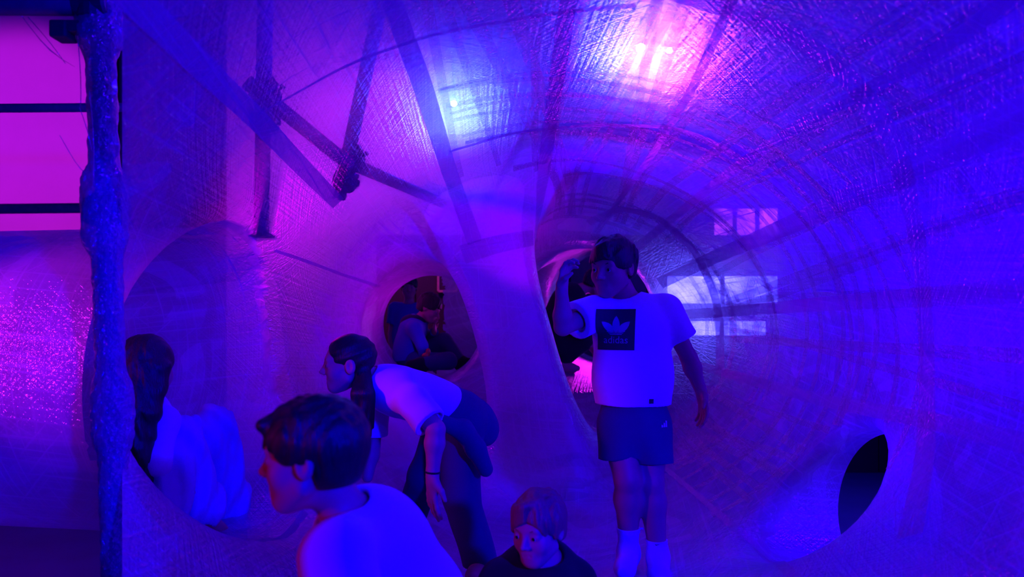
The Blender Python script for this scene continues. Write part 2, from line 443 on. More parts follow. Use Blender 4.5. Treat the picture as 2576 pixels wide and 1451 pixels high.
pole('scaffold_rail', at(-300, 274, 5.2), at(330, 270, 5.2), 0.033, 'thin level scaffold rail across the magenta wall at far left')
pole('scaffold_guard_rail', at(-300, 528, 6.9), at(330, 522, 6.9), 0.05, 'lower level rail across the magenta wall at far left')
pole('scaffold_outrigger', at(2080, 40, 3.7), at(2430, 320, 3.1), 0.033, 'scaffold pole sloping outside the film at upper right', [(at(2200, 130, 3.5), (0, 0, 1))])
pole('scaffold_upright', at(1862, 420, 4.6), at(1905, 100, 4.6), 0.033, 'scaffold upright behind the film at the end of the level beam', [(at(1895, 200, 4.5), (1, 0, 0))])

# ------------------------------------------------------------------ stage lamps above the film ceiling
M_lb = emit('blue_white_lens', (0.03, 0.08, 1.0), 9500)
M_lp = emit('pink_white_lens', (1.0, 0.05, 0.6), 4500)
def stage_lamp(c, tgt, m, r, label, power, col):
    c = Vector(c); d = (Vector(tgt) - c).normalized(); e = empty('stage_lamp', c); prop(e, label, 'stage lamp')
    L = 0.16
    MB().lathe(c - d * L, c, [(0, r * 0.7), (0.02, r * 1.0), (L * 0.5, r * 1.15), (L - 0.01, r * 1.25), (L, r * 1.25), (L, r * 1.02), (L - 0.13, r * 1.02)], 24, caps=False).build('housing', M_black, e, smooth=True)
    MB().lathe(c - d * 0.13, c - d * 0.12, [(0, r), (0.01, r * 0.9)], 24).build('lens', m, e)
    lamp('SPOT', 'lamp_beam', c + d * 0.012, tgt, power, col, r * 0.8, 100, 0.5)
    u = d.cross(Vector((0, 0, 1))).normalized()
    up = u.cross(d)
    MB().tube([c - d * L * 0.5 + up * r * 2, (c.x, c.y, 6.5)], 0.012, 8).build('hanger', M_black, e, smooth=True)
    MB().tube([c - d * L * 0.5 + u * r * 1.2, c - d * L * 0.5 + u * r * 1.4 + up * r * 2, c - d * L * 0.5 - u * r * 1.4 + up * r * 2, c - d * L * 0.5 - u * r * 1.2], 0.012, 8).build('yoke', M_black, e, smooth=True)
stage_lamp(at(1142, 262, 5.3), (0.0, 1.0, 1.0), M_lb, 0.024, 'single blue stage lamp glowing through the middle of the film ceiling', 120, (0.005, 0.0, 1.0))
stage_lamp(at(1612, 122, 4.7), (0.2, 0.5, 1.0), M_lb, 0.03, 'blue white stage lamp, left of the close pair above the ceiling', 200, (0.005, 0.0, 1.0))
stage_lamp(at(1684, 128, 4.7), (0.2, 0.5, 1.0), M_lp, 0.022, 'pink stage lamp, right of the close pair above the ceiling', 12, (1.0, 0.002, 0.6))
# ------------------------------------------------------------------ the tape tunnel: one stretched film skin
ZC = 1.01
def cx(Y): return 0.064 * Y
def f_main(P):
    x = (P[:, 0] - 0.064 * P[:, 1]) / 1.35; z = (P[:, 2] - ZC) / 1.04
    q = np.sqrt(x * x + z * z); g = np.sqrt((x / 1.35) ** 2 + (z / 1.04) ** 2) + 1e-6
    dr = q * (q - 1) / g
    return smax(dr, P[:, 1] - 5.35, 1.3)
GA, GB, GR = (-1.0, 2.76, 0.86), (-3.0, 3.05, 0.86), 0.60
LA, LB = (-0.64, 4.9, 1.04), (-0.42, 6.6, 1.05)
RA, RB = (0.40, 4.9, 1.06), (1.15, 7.8, 1.25)
PA, PB = (0.9, 2.80, 0.47), (2.1, 2.98, 0.19)
def f_left(P): return cap(P, GA, GB, GR)
def f_far(P): return np.minimum(cap(P, LA, (-0.66, 5.9, 1.03), 0.41), smin(cap(P, LA, (-0.66, 5.9, 1.03), 0.41), ell(P, (-0.35, 6.5, 1.15), (0.95, 0.8, 0.62)), 0.2))
def f_right(P): return cap(P, RA, RB, 0.54, 0.6)
def f_port(P): return cap(P, PA, PB, 0.305)
COLA, COLB = (-0.38, 4.55, 2.4), (0.37, 4.55, -0.3)
def film_sdf(P):
    d = f_main(P)
    d = smin(d, f_left(P), 0.16)
    d = smin(d, f_far(P), 0.14)
    d = smin(d, f_right(P), 0.16)
    d = smin(d, f_port(P), 0.09)
    c = cap(P, COLA, COLB, 0.235, 0.26)
    return smax(d, -c, 0.55)
def trace(px, py, t0=1.0, tmax=9.0):
    """where the line of sight through that pixel meets the film"""
    d = Vector(((px - 1288) / FPX, 1, (HY - py) / FPX)); p0 = Vector((0, 0, CZ)); t = t0
    for _ in range(90):
        p = p0 + d * t
        s = float(-film_sdf(np.array([p], np.float32))[0])
        if s < 0.003 or t > tmax: break
        t += max(s * 0.6, 0.003)
    return p0 + d * t
def film_grad(P):
    e = 0.01
    g = np.stack([film_sdf(P + V3(x)) - film_sdf(P - V3(x)) for x in ((e, 0, 0), (0, e, 0), (0, 0, e))], 1)
    return g / (np.linalg.norm(g, axis=1, keepdims=True) + 1e-9)
def film_uv(P):
    u = P[:, 1].copy(); v = np.arctan2((P[:, 0] - 0.064 * P[:, 1]) / 1.3, P[:, 2] - ZC) * 1.15
    dm = f_main(P); which = np.zeros(len(P), int)
    for k, (fn, a, b, r) in enumerate(((f_left, GA, GB, GR), (f_far, LA, LB, 0.4), (f_right, RA, RB, 0.5), (f_port, PA, PB, 0.28))):
        d = fn(P); m = d < dm - 0.06
        ax = V3(b) - V3(a); ax = ax / np.linalg.norm(ax); q = P - V3(a); t = q @ ax; q = q - np.outer(t, ax)
        s1 = np.cross(ax, V3((0.1, 0.2, 1))); s1 /= np.linalg.norm(s1); s2 = np.cross(ax, s1)
        u[m] = t[m] + 10 * (k + 1); v[m] = (np.arctan2(q @ s1, q @ s2) * r)[m]
    c = cap(P, COLA, COLB, 0.235, 0.26); m = (c < 0.16) & (P[:, 1] < 4.9)
    u[m] = P[m, 2] + 60; v[m] = P[m, 0] + 0.3 * P[m, 1]
    # layers: thin in the window of clear film at the upper left, thick on the right flank, the floor and the column
    ang = np.arctan2((P[:, 0] - 0.064 * P[:, 1]) / 1.3, P[:, 2] - ZC)
    lay = 0.08 + 0.38 * np.clip((ang + 0.3) / 1.1, 0, 1) + 0.3 * np.clip((-ang - 1.25) / 0.5, 0, 1) * (P[:, 1] < 5)
    lay -= 0.08 * (ang < -0.05) * (P[:, 1] > 2.3)
    lay = np.where((P[:, 1] > 4.6) & (ang > 0.3), lay - 0.24 * np.clip((P[:, 1] - 4.6) / 0.5, 0, 1), lay)
    lay += 0.42 * np.clip((P[:, 1] - 3.7) / 0.6, 0, 1) * (ang < 0.25)
    lay -= 0.2 * np.exp(-((ang - 0.8) / 0.28) ** 2) * (P[:, 1] < 3)
    lay = np.where((f_left(P) < dm - 0.04) & (P[:, 0] < -1.0), 0.42, lay)
    lay = np.where(m, 0.62, lay)
    lay += 0.25 * np.clip((2.5 - P[:, 1]) / 0.5, 0, 1) * (ang < 0)
    return np.stack([u, v, lay], 1)
M_film = film_material('clear_tape_film', lumpy=1.0)
M_band = film_material('doubled_tape_band', base=0.5, gain=0.4, refr=0.3, gloss=0.08, bump=0.35, rich=False)
M_strip = film_material('single_tape_strip', base=0.0, gain=0.2, refr=0.3, gloss=0.05, bump=0.5, rich=False)
M_wrap = film_material('crumpled_tape_wrap', base=0.55, gain=0.4, refr=0.2, gloss=0.38, bump=1.0, rich=False, lumpy=4.0, grough=0.09)
tun = empty('tape_tunnel', (0.1, 2.5, -0.03))
prop(tun, 'walk-in tunnel of stretched clear packing tape glowing violet', 'tunnel')
V, F = surface_nets(film_sdf, (-2.75, -0.9, -0.35), (2.3, 7.9, 2.35), 0.036)
P = V.astype(np.float32)
cutv = (P[:, 1] < 0.55)
keep = ~cutv[F].any(1); F = F[keep]; used = np.unique(F); remap = np.full(len(V), -1); remap[used] = np.arange(len(used))
V = V[used]; F = remap[F]
import bmesh
me0 = np_mesh('skin', V, F)
bm = bmesh.new(); bm.from_mesh(me0)
def cut(co, no, inside):
    """slice the skin open with a plane, only where inside(p) holds"""
    fs = [f for f in bm.faces if inside(f.calc_center_median())]
    es = {e for f in fs for e in f.edges}; vs_ = {v for f in fs for v in f.verts}
    bmesh.ops.bisect_plane(bm, geom=list(vs_) + list(es) + fs, plane_co=co, plane_no=no)
    co = Vector(co); no = Vector(no)
    bmesh.ops.delete(bm, geom=[f for f in bm.faces if inside(f.calc_center_median()) and (f.calc_center_median() - co).dot(no) > 0], context='FACES')
cut((-1.16, 2.07, 0), (-1, -0.5605, 0), lambda p: -1.36 < p.x < -0.1 and p.y < 2.25)                                        # mouth, open on the left as far as the taped post
cut((-2.5, 0, 0), (-1, 0, 0), lambda p: p.x < -2.2)
cut((0, 7.6, 0), (0, 1, 0), lambda p: p.y > 7.2)
axv = (Vector(PB) - Vector(PA)).normalized()
cut(Vector(PA) + axv * 0.68, axv, lambda p: (p - Vector(PA)).dot(axv) > 0.5 and ((p - Vector(PA)) - axv * (p - Vector(PA)).dot(axv)).length < 0.335)
cut((-0.75, 6.35, 0.72), (-0.55, 1, 0), lambda p: p.y > 5.8 and p.x < -0.70 and p.z > 0.72)
bm.to_mesh(me0); bm.free()
nv = len(me0.vertices); V = np.empty(nv * 3, np.float32); me0.vertices.foreach_get('co', V); V = V.reshape(-1, 3)
me = me0; me.name = 'membrane'
for p in me.polygons: p.use_smooth = True
a_ = me.attributes.new('tuv', 'FLOAT_VECTOR', 'POINT'); a_.data.foreach_set('vector', film_uv(V.astype(np.float32)).astype(np.float32).ravel())
membrane = link('membrane', me, M_film, tun)

def ribbon(name, pts, widths, m, off=0.006, parent=tun, rows=4, push=True):
    """strip of tape lying on the inside of the film along a line of points"""
    pts = np.array(pts, np.float32); seg = np.r_[0, np.cumsum(np.linalg.norm(np.diff(pts, axis=0), axis=1))]
    n = max(6, int(seg[-1] / 0.05)); t = np.linspace(0, seg[-1], n)
    Q = np.stack([np.interp(t, seg, pts[:, i]) for i in range(3)], 1).astype(np.float32)
    for _ in range(3):
        Q[1:-1] = (Q[:-2] + Q[1:-1] * 2 + Q[2:]) / 4
    W = np.interp(t, seg, widths)
    def onto(X):
        for _ in range(3):
            g = film_grad(X); X = X - g * (film_sdf(X) + off)[:, None] * 0.9
        return X
    if push: Q = onto(Q)
    T = np.gradient(Q, axis=0); T /= np.linalg.norm(T, axis=1, keepdims=True) + 1e-9
    G = film_grad(Q); S = np.cross(T, G); S /= np.linalg.norm(S, axis=1, keepdims=True) + 1e-9
    R = []
    for r in range(rows):
        X = Q + S * ((r / (rows - 1) - 0.5) * W)[:, None]
        R.append(onto(X.astype(np.float32)) if push else X)
    Vv = np.stack(R, 1).reshape(-1, 3); Ff = []
    for i in range(n - 1):
        for r in range(rows - 1):
            k = i * rows + r; Ff.append((k, k + 1, k + rows + 1, k + rows))
    me = np_mesh(name, Vv, Ff)
    uvw = np.zeros((len(Vv), 3), np.float32); uvw[:, 0] = np.repeat(t, rows) + random.random() * 90
    uvw[:, 1] = np.tile(np.linspace(0, 1, rows), n) * np.repeat(W, rows) + random.random() * 9
    a_ = me.attributes.new('tuv', 'FLOAT_VECTOR', 'POINT'); a_.data.foreach_set('vector', uvw.ravel())
    return link(name, me, m, parent)
def band(pix, w0, w1, m=None):
    """the wide bands one can follow in the photograph; widths in metres at both ends"""
    P2 = []
    for (x0, y0), (x1, y1) in zip(pix[:-1], pix[1:]):
        for k in range(8):
            P2.append((x0 + (x1 - x0) * k / 8, y0 + (y1 - y0) * k / 8))
    P2.append(pix[-1])
    pts = [trace(*p) for p in P2]
    return ribbon('tape_band', [tuple(p) for p in pts], np.linspace(w0, w1, len(pts)), m or M_band)
band([(2590, -60), (2480, 45), (2300, 165), (2050, 290), (1850, 420), (1690, 550), (1600, 625)], 0.035, 0.06)
band([(2640, 260), (2300, 425), (2000, 560), (1800, 645), (1660, 712)], 0.10, 0.09)
band([(2640, 725), (2350, 745), (2100, 762), (1810, 785), (1690, 792)], 0.075, 0.07)
band([(2640, 1130), (2350, 1060), (2080, 1010), (1850, 945), (1690, 900)], 0.06, 0.06)
band([(1870, -60), (1740, 225), (1650, 375), (1560, 500), (1500, 585)], 0.03, 0.04)
band([(1440, -60), (1385, 300), (1365, 450), (1345, 605)], 0.05, 0.10)
band([(965, -60), (1010, 70), (1065, 220), (1130, 430), (1195, 610)], 0.05, 0.10)
band([(300, -40), (430, 90), (520, 180), (640, 292), (760, 420), (850, 510)], 0.07, 0.07)
band([(645, 288), (760, 225), (870, 160), (1100, 80), (1400, 30), (1600, 10)], 0.012, 0.03)
band([(1700, -20), (1850, 25), (1990, 80), (2150, 200), (2255, 360), (2310, 600), (2335, 850), (2330, 1150), (2290, 1350)], 0.10, 0.10)
band([(1480, 560), (1560, 520), (1660, 545), (1750, 630), (1800, 740), (1812, 820), (1812, 930)], 0.06, 0.08)
band([(1130, 380), (1300, 330), (1500, 312), (1700, 318), (1800, 355), (1880, 405)], 0.04, 0.05)
band([(1165, 640), (1240, 615), (1340, 598)], 0.12, 0.10)
band([(1640, 1150), (1760, 1250), (1850, 1330), (2010, 1460)], 0.03, 0.04)
band([(690, 628), (780, 660), (860, 690), (955, 720)], 0.015, 0.02)

# many more single strips crossing one another, as the skin was wound
def strip_on_main(t0, y0, y1, twist, w):
    n = 40; pts = []
    for i in range(n):
        t = i / (n - 1); Y = y0 + (y1 - y0) * t; g = t0 + twist * t
        pts.append((0.064 * Y + 1.33 * math.sin(g), Y, ZC + 1.02 * math.cos(g)))
    return pts
for k in range(45):
    t0 = random.uniform(-0.3, 2.4)
    if k % 3 < 2: pts = strip_on_main(t0, 1.2, 5.0, random.uniform(-0.3, 0.3), 0)
    else: y = random.uniform(2.3, 5.0); pts = strip_on_main(-0.35, y, y + random.uniform(-0.4, 0.4), 2.9, 0)
    A = np.array(pts, np.float32)
    ok = (f_left(A) > 0.05) & (f_port(A) > 0.05) & (f_far(A) > 0.06) & (f_right(A) > 0.06) & (cap(A, COLA, COLB, 0.2) > 0.3)
    ok &= ~((A[:, 1] < 2.1) & (A[:, 0] < -0.6))
    best = []; cur = []
    for p, q in zip(pts, ok):
        cur = cur + [p] if q else []
        if len(cur) > len(best): best = cur
    if len(best) > 8: ribbon('tape_strip', best, [0.045, 0.045] if False else np.full(len(best), random.uniform(0.025, 0.06)), M_strip, off=0.003 + 0.0004 * (k % 9), rows=3)

# ------------------------------------------------------------------ taped scaffold post at the mouth of the tunnel
post = empty('taped_scaffold_post', at(285, 1460, 2.05)); prop(post, 'scaffold post wrapped in shiny crumpled clear tape at the tunnel mouth', 'scaffold pole')
pt = at(245, -150, 2.05); pb = at(300, 1640, 2.05)
MB().lathe(pb, pt, [(0, 0.026), ((pt - pb).length, 0.026)], 20).build('tube', M_steel, post, smooth=True)
# wrap: lumpy sleeve around the tube and over its clamps
def wrap_sdf(P):
    d = cap(P, pb, pt, 0.040)
    for (px, py, hw, r) in ((250, 45, 40, 0.060), (262, 530, 60, 0.058), (285, 1040, 45, 0.052)):
        d = smin(d, cap(P, at(px, py - hw, 2.05), at(px, py + hw, 2.05), r), 0.04)
    n = np.sin(P[:, 2] * 95 + 6 * np.sin(P[:, 0] * 60)) * np.sin(P[:, 0] * 130 + P[:, 2] * 33 + 2) + 0.6 * np.sin(P[:, 2] * 37 + P[:, 1] * 170)
    return d - 0.0022 * n
Vw, Fw = surface_nets(wrap_sdf, (-1.36, 1.93, 0.2), (-1.02, 2.17, 2.25), 0.007)
mw = np_mesh('tape_wrap', Vw, Fw)
uvw = np.stack([Vw[:, 2], np.arctan2(Vw[:, 0] + 1.17, Vw[:, 1] - 2.05) * 0.05, 0 * Vw[:, 0]], 1).astype(np.float32)
a_ = mw.attributes.new('tuv', 'FLOAT_VECTOR', 'POINT'); a_.data.foreach_set('vector', uvw.ravel())
link('tape_wrap', mw, M_wrap, post)
for (px, py) in ((205, 50), (258, 530)):
    coupler('coupler', at(px if px > 230 else 245, py, 2.06), (0, 0, 1), (1, 0.05, 0), 0.03, post)
MB().box(at(205, 72, 2.02), (0.12, 0.05, 0.035)).box(at(160, 80, 2.02), (0.05, 0.06, 0.05)).build('clamp_jaw', M_iron, post, bevel=0.006)
# loose tape threads hanging off the post
for k, pl in enumerate((((55, 40), (90, 90), (140, 150), (188, 168)), ((70, 42), (130, 110), (165, 160)), ((150, 340), (190, 410), (205, 440), (218, 440)), ((195, 90), (205, 200), (203, 265)), ((200, 270), (222, 330), (232, 380)), ((225, 230), (238, 330), (236, 470)))):
    ts = [at(x, y, 2.0 - 0.02 * (k % 3)) for x, y in pl]
    ribbon('loose_tape', [tuple(p) for p in ts], np.full(len(ts), 0.004), M_wrap, parent=post, rows=3, push=False)
# ------------------------------------------------------------------ people: every body one continuous skin, clothes and hair as its children
def skin_mat(name, col):
    m, nt, out = mat(name)
    p = N(nt, 'ShaderNodeBsdfPrincipled'); p.inputs['Roughness'].default_value = 0.5; p.inputs['Specular IOR Level'].default_value = 0.35
    tc = N(nt, 'ShaderNodeTexCoord').outputs['Object']
    mx = N(nt, 'ShaderNodeMix', data_type='RGBA'); mx.inputs[6].default_value = (*col, 1)
    mx.inputs[7].default_value = (min(1, col[0] * 1.1), col[1] * 0.85, col[2] * 0.85, 1)
    nt.links.new(noise(nt, tc, 14, 2), mx.inputs[0]); nt.links.new(mx.outputs[2], p.inputs['Base Color'])
    b = N(nt, 'ShaderNodeBump'); b.inputs['Strength'].default_value = 0.08; b.inputs['Distance'].default_value = 0.003
    nt.links.new(noise(nt, tc, 220, 2), b.inputs['Height']); nt.links.new(b.outputs[0], p.inputs['Normal'])
    nt.links.new(p.outputs[0], out.inputs[0]); return m
def hair_mat(name, col, sc=(220, 220, 14), rough=0.42):
    m, nt, out = mat(name)
    p = N(nt, 'ShaderNodeBsdfPrincipled'); p.inputs['Roughness'].default_value = rough; p.inputs['Specular IOR Level'].default_value = 0.5
    tc = N(nt, 'ShaderNodeTexCoord').outputs['Object']
    v = mapping(nt, tc, sc=sc)
    f = noise(nt, v, 1.0, 3, 0.6)
    mx = N(nt, 'ShaderNodeMix', data_type='RGBA'); mx.inputs[6].default_value = (*[c * 0.55 for c in col], 1); mx.inputs[7].default_value = (*[c * 1.5 for c in col], 1)
    nt.links.new(f, mx.inputs[0]); nt.links.new(mx.outputs[2], p.inputs['Base Color'])
    b = N(nt, 'ShaderNodeBump'); b.inputs['Strength'].default_value = 0.7; b.inputs['Distance'].default_value = 0.006
    nt.links.new(f, b.inputs['Height']); nt.links.new(b.outputs[0], p.inputs['Normal'])
    nt.links.new(p.outputs[0], out.inputs[0]); return m
def cloth(name, col, bump=0.25, rough=0.9):
    return plain(name, col, rough, spec=0.2, vscale=9, vamt=0.06, bump=bump, bscale=330, sheen=0.1)
M_skin = skin_mat('fair_skin', (0.62, 0.30, 0.20)); M_skin2 = skin_mat('light_skin', (0.70, 0.36, 0.26))
M_lips = plain('lip_skin', (0.50, 0.12, 0.10), 0.45)
M_brown = hair_mat('dark_brown_hair', (0.05, 0.025, 0.016)); M_blond = hair_mat('sandy_hair', (0.45, 0.22, 0.09)); M_blk = hair_mat('near_black_hair', (0.018, 0.012, 0.012))
M_eye = plain('eye_white', (0.8, 0.78, 0.76), 0.2); M_iris = plain('dark_iris', (0.03, 0.018, 0.012), 0.15)
M_white = cloth('white_jersey', (0.85, 0.85, 0.87)); M_navy = cloth('navy_cotton', (0.05, 0.06, 0.14)); M_blackc = cloth('black_cotton', (0.02, 0.02, 0.022))
M_denim = cloth('dark_denim', (0.05, 0.06, 0.12), 0.4); M_jacket = cloth('slate_fleece', (0.05, 0.06, 0.13), 0.5); M_blue = cloth('blue_nylon', (0.10, 0.13, 0.36), 0.2)
M_soft = cloth('soft_grey_cotton', (0.5, 0.5, 0.58), 0.3); M_pale = cloth('pale_cotton', (0.62, 0.62, 0.72)); M_print = plain('flat_shirt_ink', (0.035, 0.035, 0.045), 0.8, spec=0.2); M_inkw = plain('pale_shirt_ink', (0.30, 0.30, 0.36), 0.8, spec=0.2)
M_red = cloth('red_cotton', (0.6, 0.05, 0.03)); M_orange = plain('orange_plastic', (0.8, 0.16, 0.03), 0.4)

def U(v): v = Vector(v); return v.normalized()
class Head:
    """centre is midway between chin and crown; H is chin to crown"""
    def __init__(s, c, fwd, up, H=0.215):
        s.c = Vector(c); s.R = frame(fwd, up); s.k = H / 0.215
    def loc(s, P): return ((P - V3(s.c)) @ s.R / s.k).astype(np.float32)
    def w(s, x, y, z):
        v = s.R @ np.array((x, y, z), np.float32) * s.k; return s.c + Vector([float(a) for a in v])
    def sdf(s, P, f=None):
        Q = s.loc(P)
        d = ell(Q, (0, -0.014, 0.030), (0.072, 0.091, 0.078))
        d = smin(d, ell(Q, (0, 0.026, -0.030), (0.057, 0.058, 0.075)), 0.035)
        d = smin(d, sph(Q, (0, 0.058, -0.086), 0.019), 0.035)
        for x in (-1, 1):
            d = smin(d, sph(Q, (x * 0.036, 0.050, -0.030), 0.023), 0.03)
            d = smin(d, cap(Q, (x * 0.052, 0.005, -0.055), (x * 0.018, 0.055, -0.086), 0.016, 0.015), 0.025)
        d = smin(d, cap(Q, (-0.032, 0.070, 0.019), (0.032, 0.070, 0.019), 0.013), 0.02)
        for x in (-1, 1):
            d = smax(d, -sph(Q, (x * 0.031, 0.095, 0.000), 0.0165), 0.016)
            d = smin(d, ell(Q, (x * 0.031, 0.0725, 0.000), (0.0150, 0.0125, 0.0105)), 0.006)     # closed lids bulge, slit cut next
            d = smax(d, -ell(Q, (x * 0.031, 0.0865, -0.0015), (0.0105, 0.006, 0.0040)), 0.003)
        d = smin(d, cap(Q, (0, 0.079, 0.008), (0, 0.101, -0.026), 0.0065, 0.0095), 0.012)
        for x in (-1, 1):
            d = smin(d, sph(Q, (x * 0.0105, 0.092, -0.031), 0.0075), 0.007)
            d = smax(d, -sph(Q, (x * 0.006, 0.099, -0.0385), 0.0035), 0.003)
        d = smin(d, cap(Q, (-0.018, 0.073, -0.0555), (0.018, 0.073, -0.0555), 0.0075), 0.010)
        d = smin(d, cap(Q, (-0.014, 0.073, -0.0665), (0.014, 0.073, -0.0665), 0.0078), 0.010)
        d = smax(d, -ell(Q, (0, 0.084, -0.0608), (0.020, 0.006, 0.0016)), 0.003)
        for x in (-1, 1):
            e = ell(Q, (x * 0.074, -0.008, -0.006), (0.010, 0.019, 0.030))
            e = smax(e, -ell(Q, (x * 0.083, -0.003, -0.004), (0.007, 0.011, 0.019)), 0.004)
            d = smin(d, e, 0.008)
        return d * s.k
    def cap_hair(s, P, thick=0.012, fringe=0.05, nape=-0.055, seed=0, sides=-0.008):
        """short hair: a shell over the skull, cut away from the face"""
        Q = s.loc(P)
        wv = 0.0028 * np.sin(Q[:, 0] * 240 + 5 * np.sin(Q[:, 1] * 40 + seed)) * np.sin(Q[:, 2] * 60 + Q[:, 1] * 90 + seed) + 0.003 * np.sin(Q[:, 0] * 70 + Q[:, 1] * 55 + seed)
        d = ell(Q, (0, -0.014, 0.033), (0.073 + thick, 0.090 + thick, 0.078 + thick)) + wv
        d = smin(d, ell(Q, (0, -0.045, -0.03), (0.062 + thick * 0.4, 0.05 + thick * 0.4, 0.05)), 0.03)
        face = ell(Q, (0, 0.130, -0.035), (0.094, 0.095, 0.035 + fringe))
        d = smax(d, -face, 0.008)
        d = smax(d, -(Q[:, 2] - nape), 0.012)
        # temples: below the sideburn line only hair behind the ears
        side = np.maximum(Q[:, 2] - sides, -(Q[:, 1] + 0.022))
        d = smax(d, -side, 0.012)
        return d * s.k

def hand_sdf(P, wr, d, n, s=1.0, side=1, curl=(0.3, 0.35, 0.3), spread=0.12, thumb=0.6, pinch=False):
    """palm, four unequal fingers of three bones, thumb from the side of the palm. d: fingers' direction, n: where the palm faces"""
    wr = Vector(wr); d = U(d); n = Vector(n); n = (n - d * n.dot(d)).normalized(); t = d.cross(n) * side          # t: thumb side
    R = np.array([[t[i], d[i], n[i]] for i in range(3)], np.float32)
    q = ell(P, wr + d * 0.042 * s, (0.037 * s, 0.047 * s, 0.0145 * s), R)
    q = smin(q, cap(P, wr - d * 0.015 * s, wr + d * 0.02 * s, 0.019 * s, 0.018 * s), 0.02 * s)
    L = (0.064, 0.072, 0.066, 0.052); off = (0.027, 0.009, -0.009, -0.026)
    for i in range(4):
        a = (1.5 - i) * spread; dd = (d * math.cos(a) + t * math.sin(a)).normalized()
        p = wr + d * (0.078 - 0.006 * abs(i - 1.3)) * s + t * off[i] * s; ang = 0.0
        for j, fr in enumerate((0.45, 0.30, 0.25)):
            ang += curl[j]
            v = dd * math.cos(ang) + n * math.sin(ang); p2 = p + v * L[i] * fr * s
            r0 = (0.0085, 0.0076, 0.0068)[j] * s; r1 = (0.0076, 0.0068, 0.0058)[j] * s
            q = smin(q, cap(P, p, p2, r0, r1), 0.005 * s if j else 0.010 * s); p = p2
    p = wr + d * 0.016 * s + t * 0.026 * s
    v = (d * 0.75 + t * (0.75 if not pinch else 0.45) + n * thumb).normalized()
    p2 = p + v * 0.036 * s; q = smin(q, cap(P, p, p2, 0.0125 * s, 0.0095 * s), 0.014 * s)
    v = (d * 1.0 + t * (0.35 if not pinch else -0.1) + n * thumb * 1.1).normalized()
    p3 = p2 + v * 0.030 * s; q = smin(q, cap(P, p2, p3, 0.0095 * s, 0.0065 * s), 0.006 * s)
    return q

def body_sdf(J):
    s = J.get('s', 1.0); F = J['fwd']
    def f(P):
        w = J.get('wide', 1.0)
        d = fcap(P, J['pelvis'], J['waist'], 0.128 * s * w, 0.112 * s * w, F, 0.72)
        d = smin(d, fcap(P, J['waist'], J['chest'], 0.112 * s * w, 0.132 * s * w, J.get('cfwd', F), 0.70), 0.06)
        for sh in ('shL', 'shR'):
            d = smin(d, cap(P, Vector(J['chest']).lerp(Vector(J['neck']), 0.55), J[sh], 0.055 * s, 0.046 * s), 0.05)
        d = smin(d, cap(P, J['neck'], J['skull'], 0.047 * s, 0.045 * s), 0.03)
        for q in 'LR':
            if 'el' + q in J:
                d = smin(d, cap(P, J['sh' + q], J['el' + q], 0.041 * s, 0.033 * s), 0.03)
                d = smin(d, cap(P, J['el' + q], Vector(J['el' + q]).lerp(Vector(J['wr' + q]), 0.3), 0.033 * s, 0.0345 * s), 0.015)
                d = smin(d, cap(P, Vector(J['el' + q]).lerp(Vector(J['wr' + q]), 0.3), J['wr' + q], 0.0345 * s, 0.0215 * s), 0.02)
            if 'hand' + q in J:
                h = J['hand' + q]; d = smin(d, hand_sdf(P, J['wr' + q], side=h.get('side', 1), d=h['d'], n=h['n'], s=s * h.get('s', 1), curl=h.get('curl', (0.3, 0.35, 0.3)), spread=h.get('spread', 0.12), thumb=h.get('thumb', 0.5), pinch=h.get('pinch', False)), 0.012)
            if 'kn' + q in J:
                d = smin(d, cap(P, J['hip' + q], J['kn' + q], 0.075 * s, 0.051 * s), 0.04)
                K = Vector(J['kn' + q]); A = Vector(J['an' + q])
                back = (-Vector(J.get('back' + q, F))); c = K.lerp(A, 0.28) + back * 0.010 * s
                d = smin(d, cap(P, K, c, 0.049 * s, 0.052 * s), 0.02)
                d = smin(d, cap(P, c, A, 0.052 * s, 0.033 * s), 0.03)
                if 'toe' + q in J:
                    T = Vector(J['toe' + q]); fd = (T - A); fl = Vector((fd.x, fd.y, 0)).normalized() if abs(fd.z) < fd.length * 0.9 else fd.normalized()
                    heel = Vector(J.get('heel' + q, A - fl * 0.02 * s - Vector((0, 0, 0.035 * s))))
                    ball = heel.lerp(T, 0.72)
                    d = smin(d, cap(P, A, heel, 0.034 * s, 0.031 * s), 0.03)
                    d = smin(d, cap(P, heel, ball, 0.031 * s, 0.033 * s), 0.03)
                    d = smin(d, cap(P, A.lerp(T, 0.12), ball, 0.036 * s, 0.030 * s), 0.03)
                    d = smin(d, cap(P, ball, T, 0.033 * s, 0.022 * s), 0.02)
        d = smin(d, J['head'].sdf(P), 0.022)
        return d
    return f
def bounds(J, pad=0.16):
    pts = [Vector(v) for k, v in J.items() if isinstance(v, (Vector, tuple)) and len(v) == 3 and k not in ('fwd', 'cfwd', 'backL', 'backR')]
    pts.append(J['head'].c)
    lo = [min(p[i] for p in pts) - pad for i in range(3)]; hi = [max(p[i] for p in pts) + pad for i in range(3)]
    return lo, hi
def sd_obj(name, f, lo, hi, h, m, parent, refine=1):
    V, F = surface_nets(f, lo, hi, h, refine=refine)
    return link(name, np_mesh(name, V, F), m, parent)
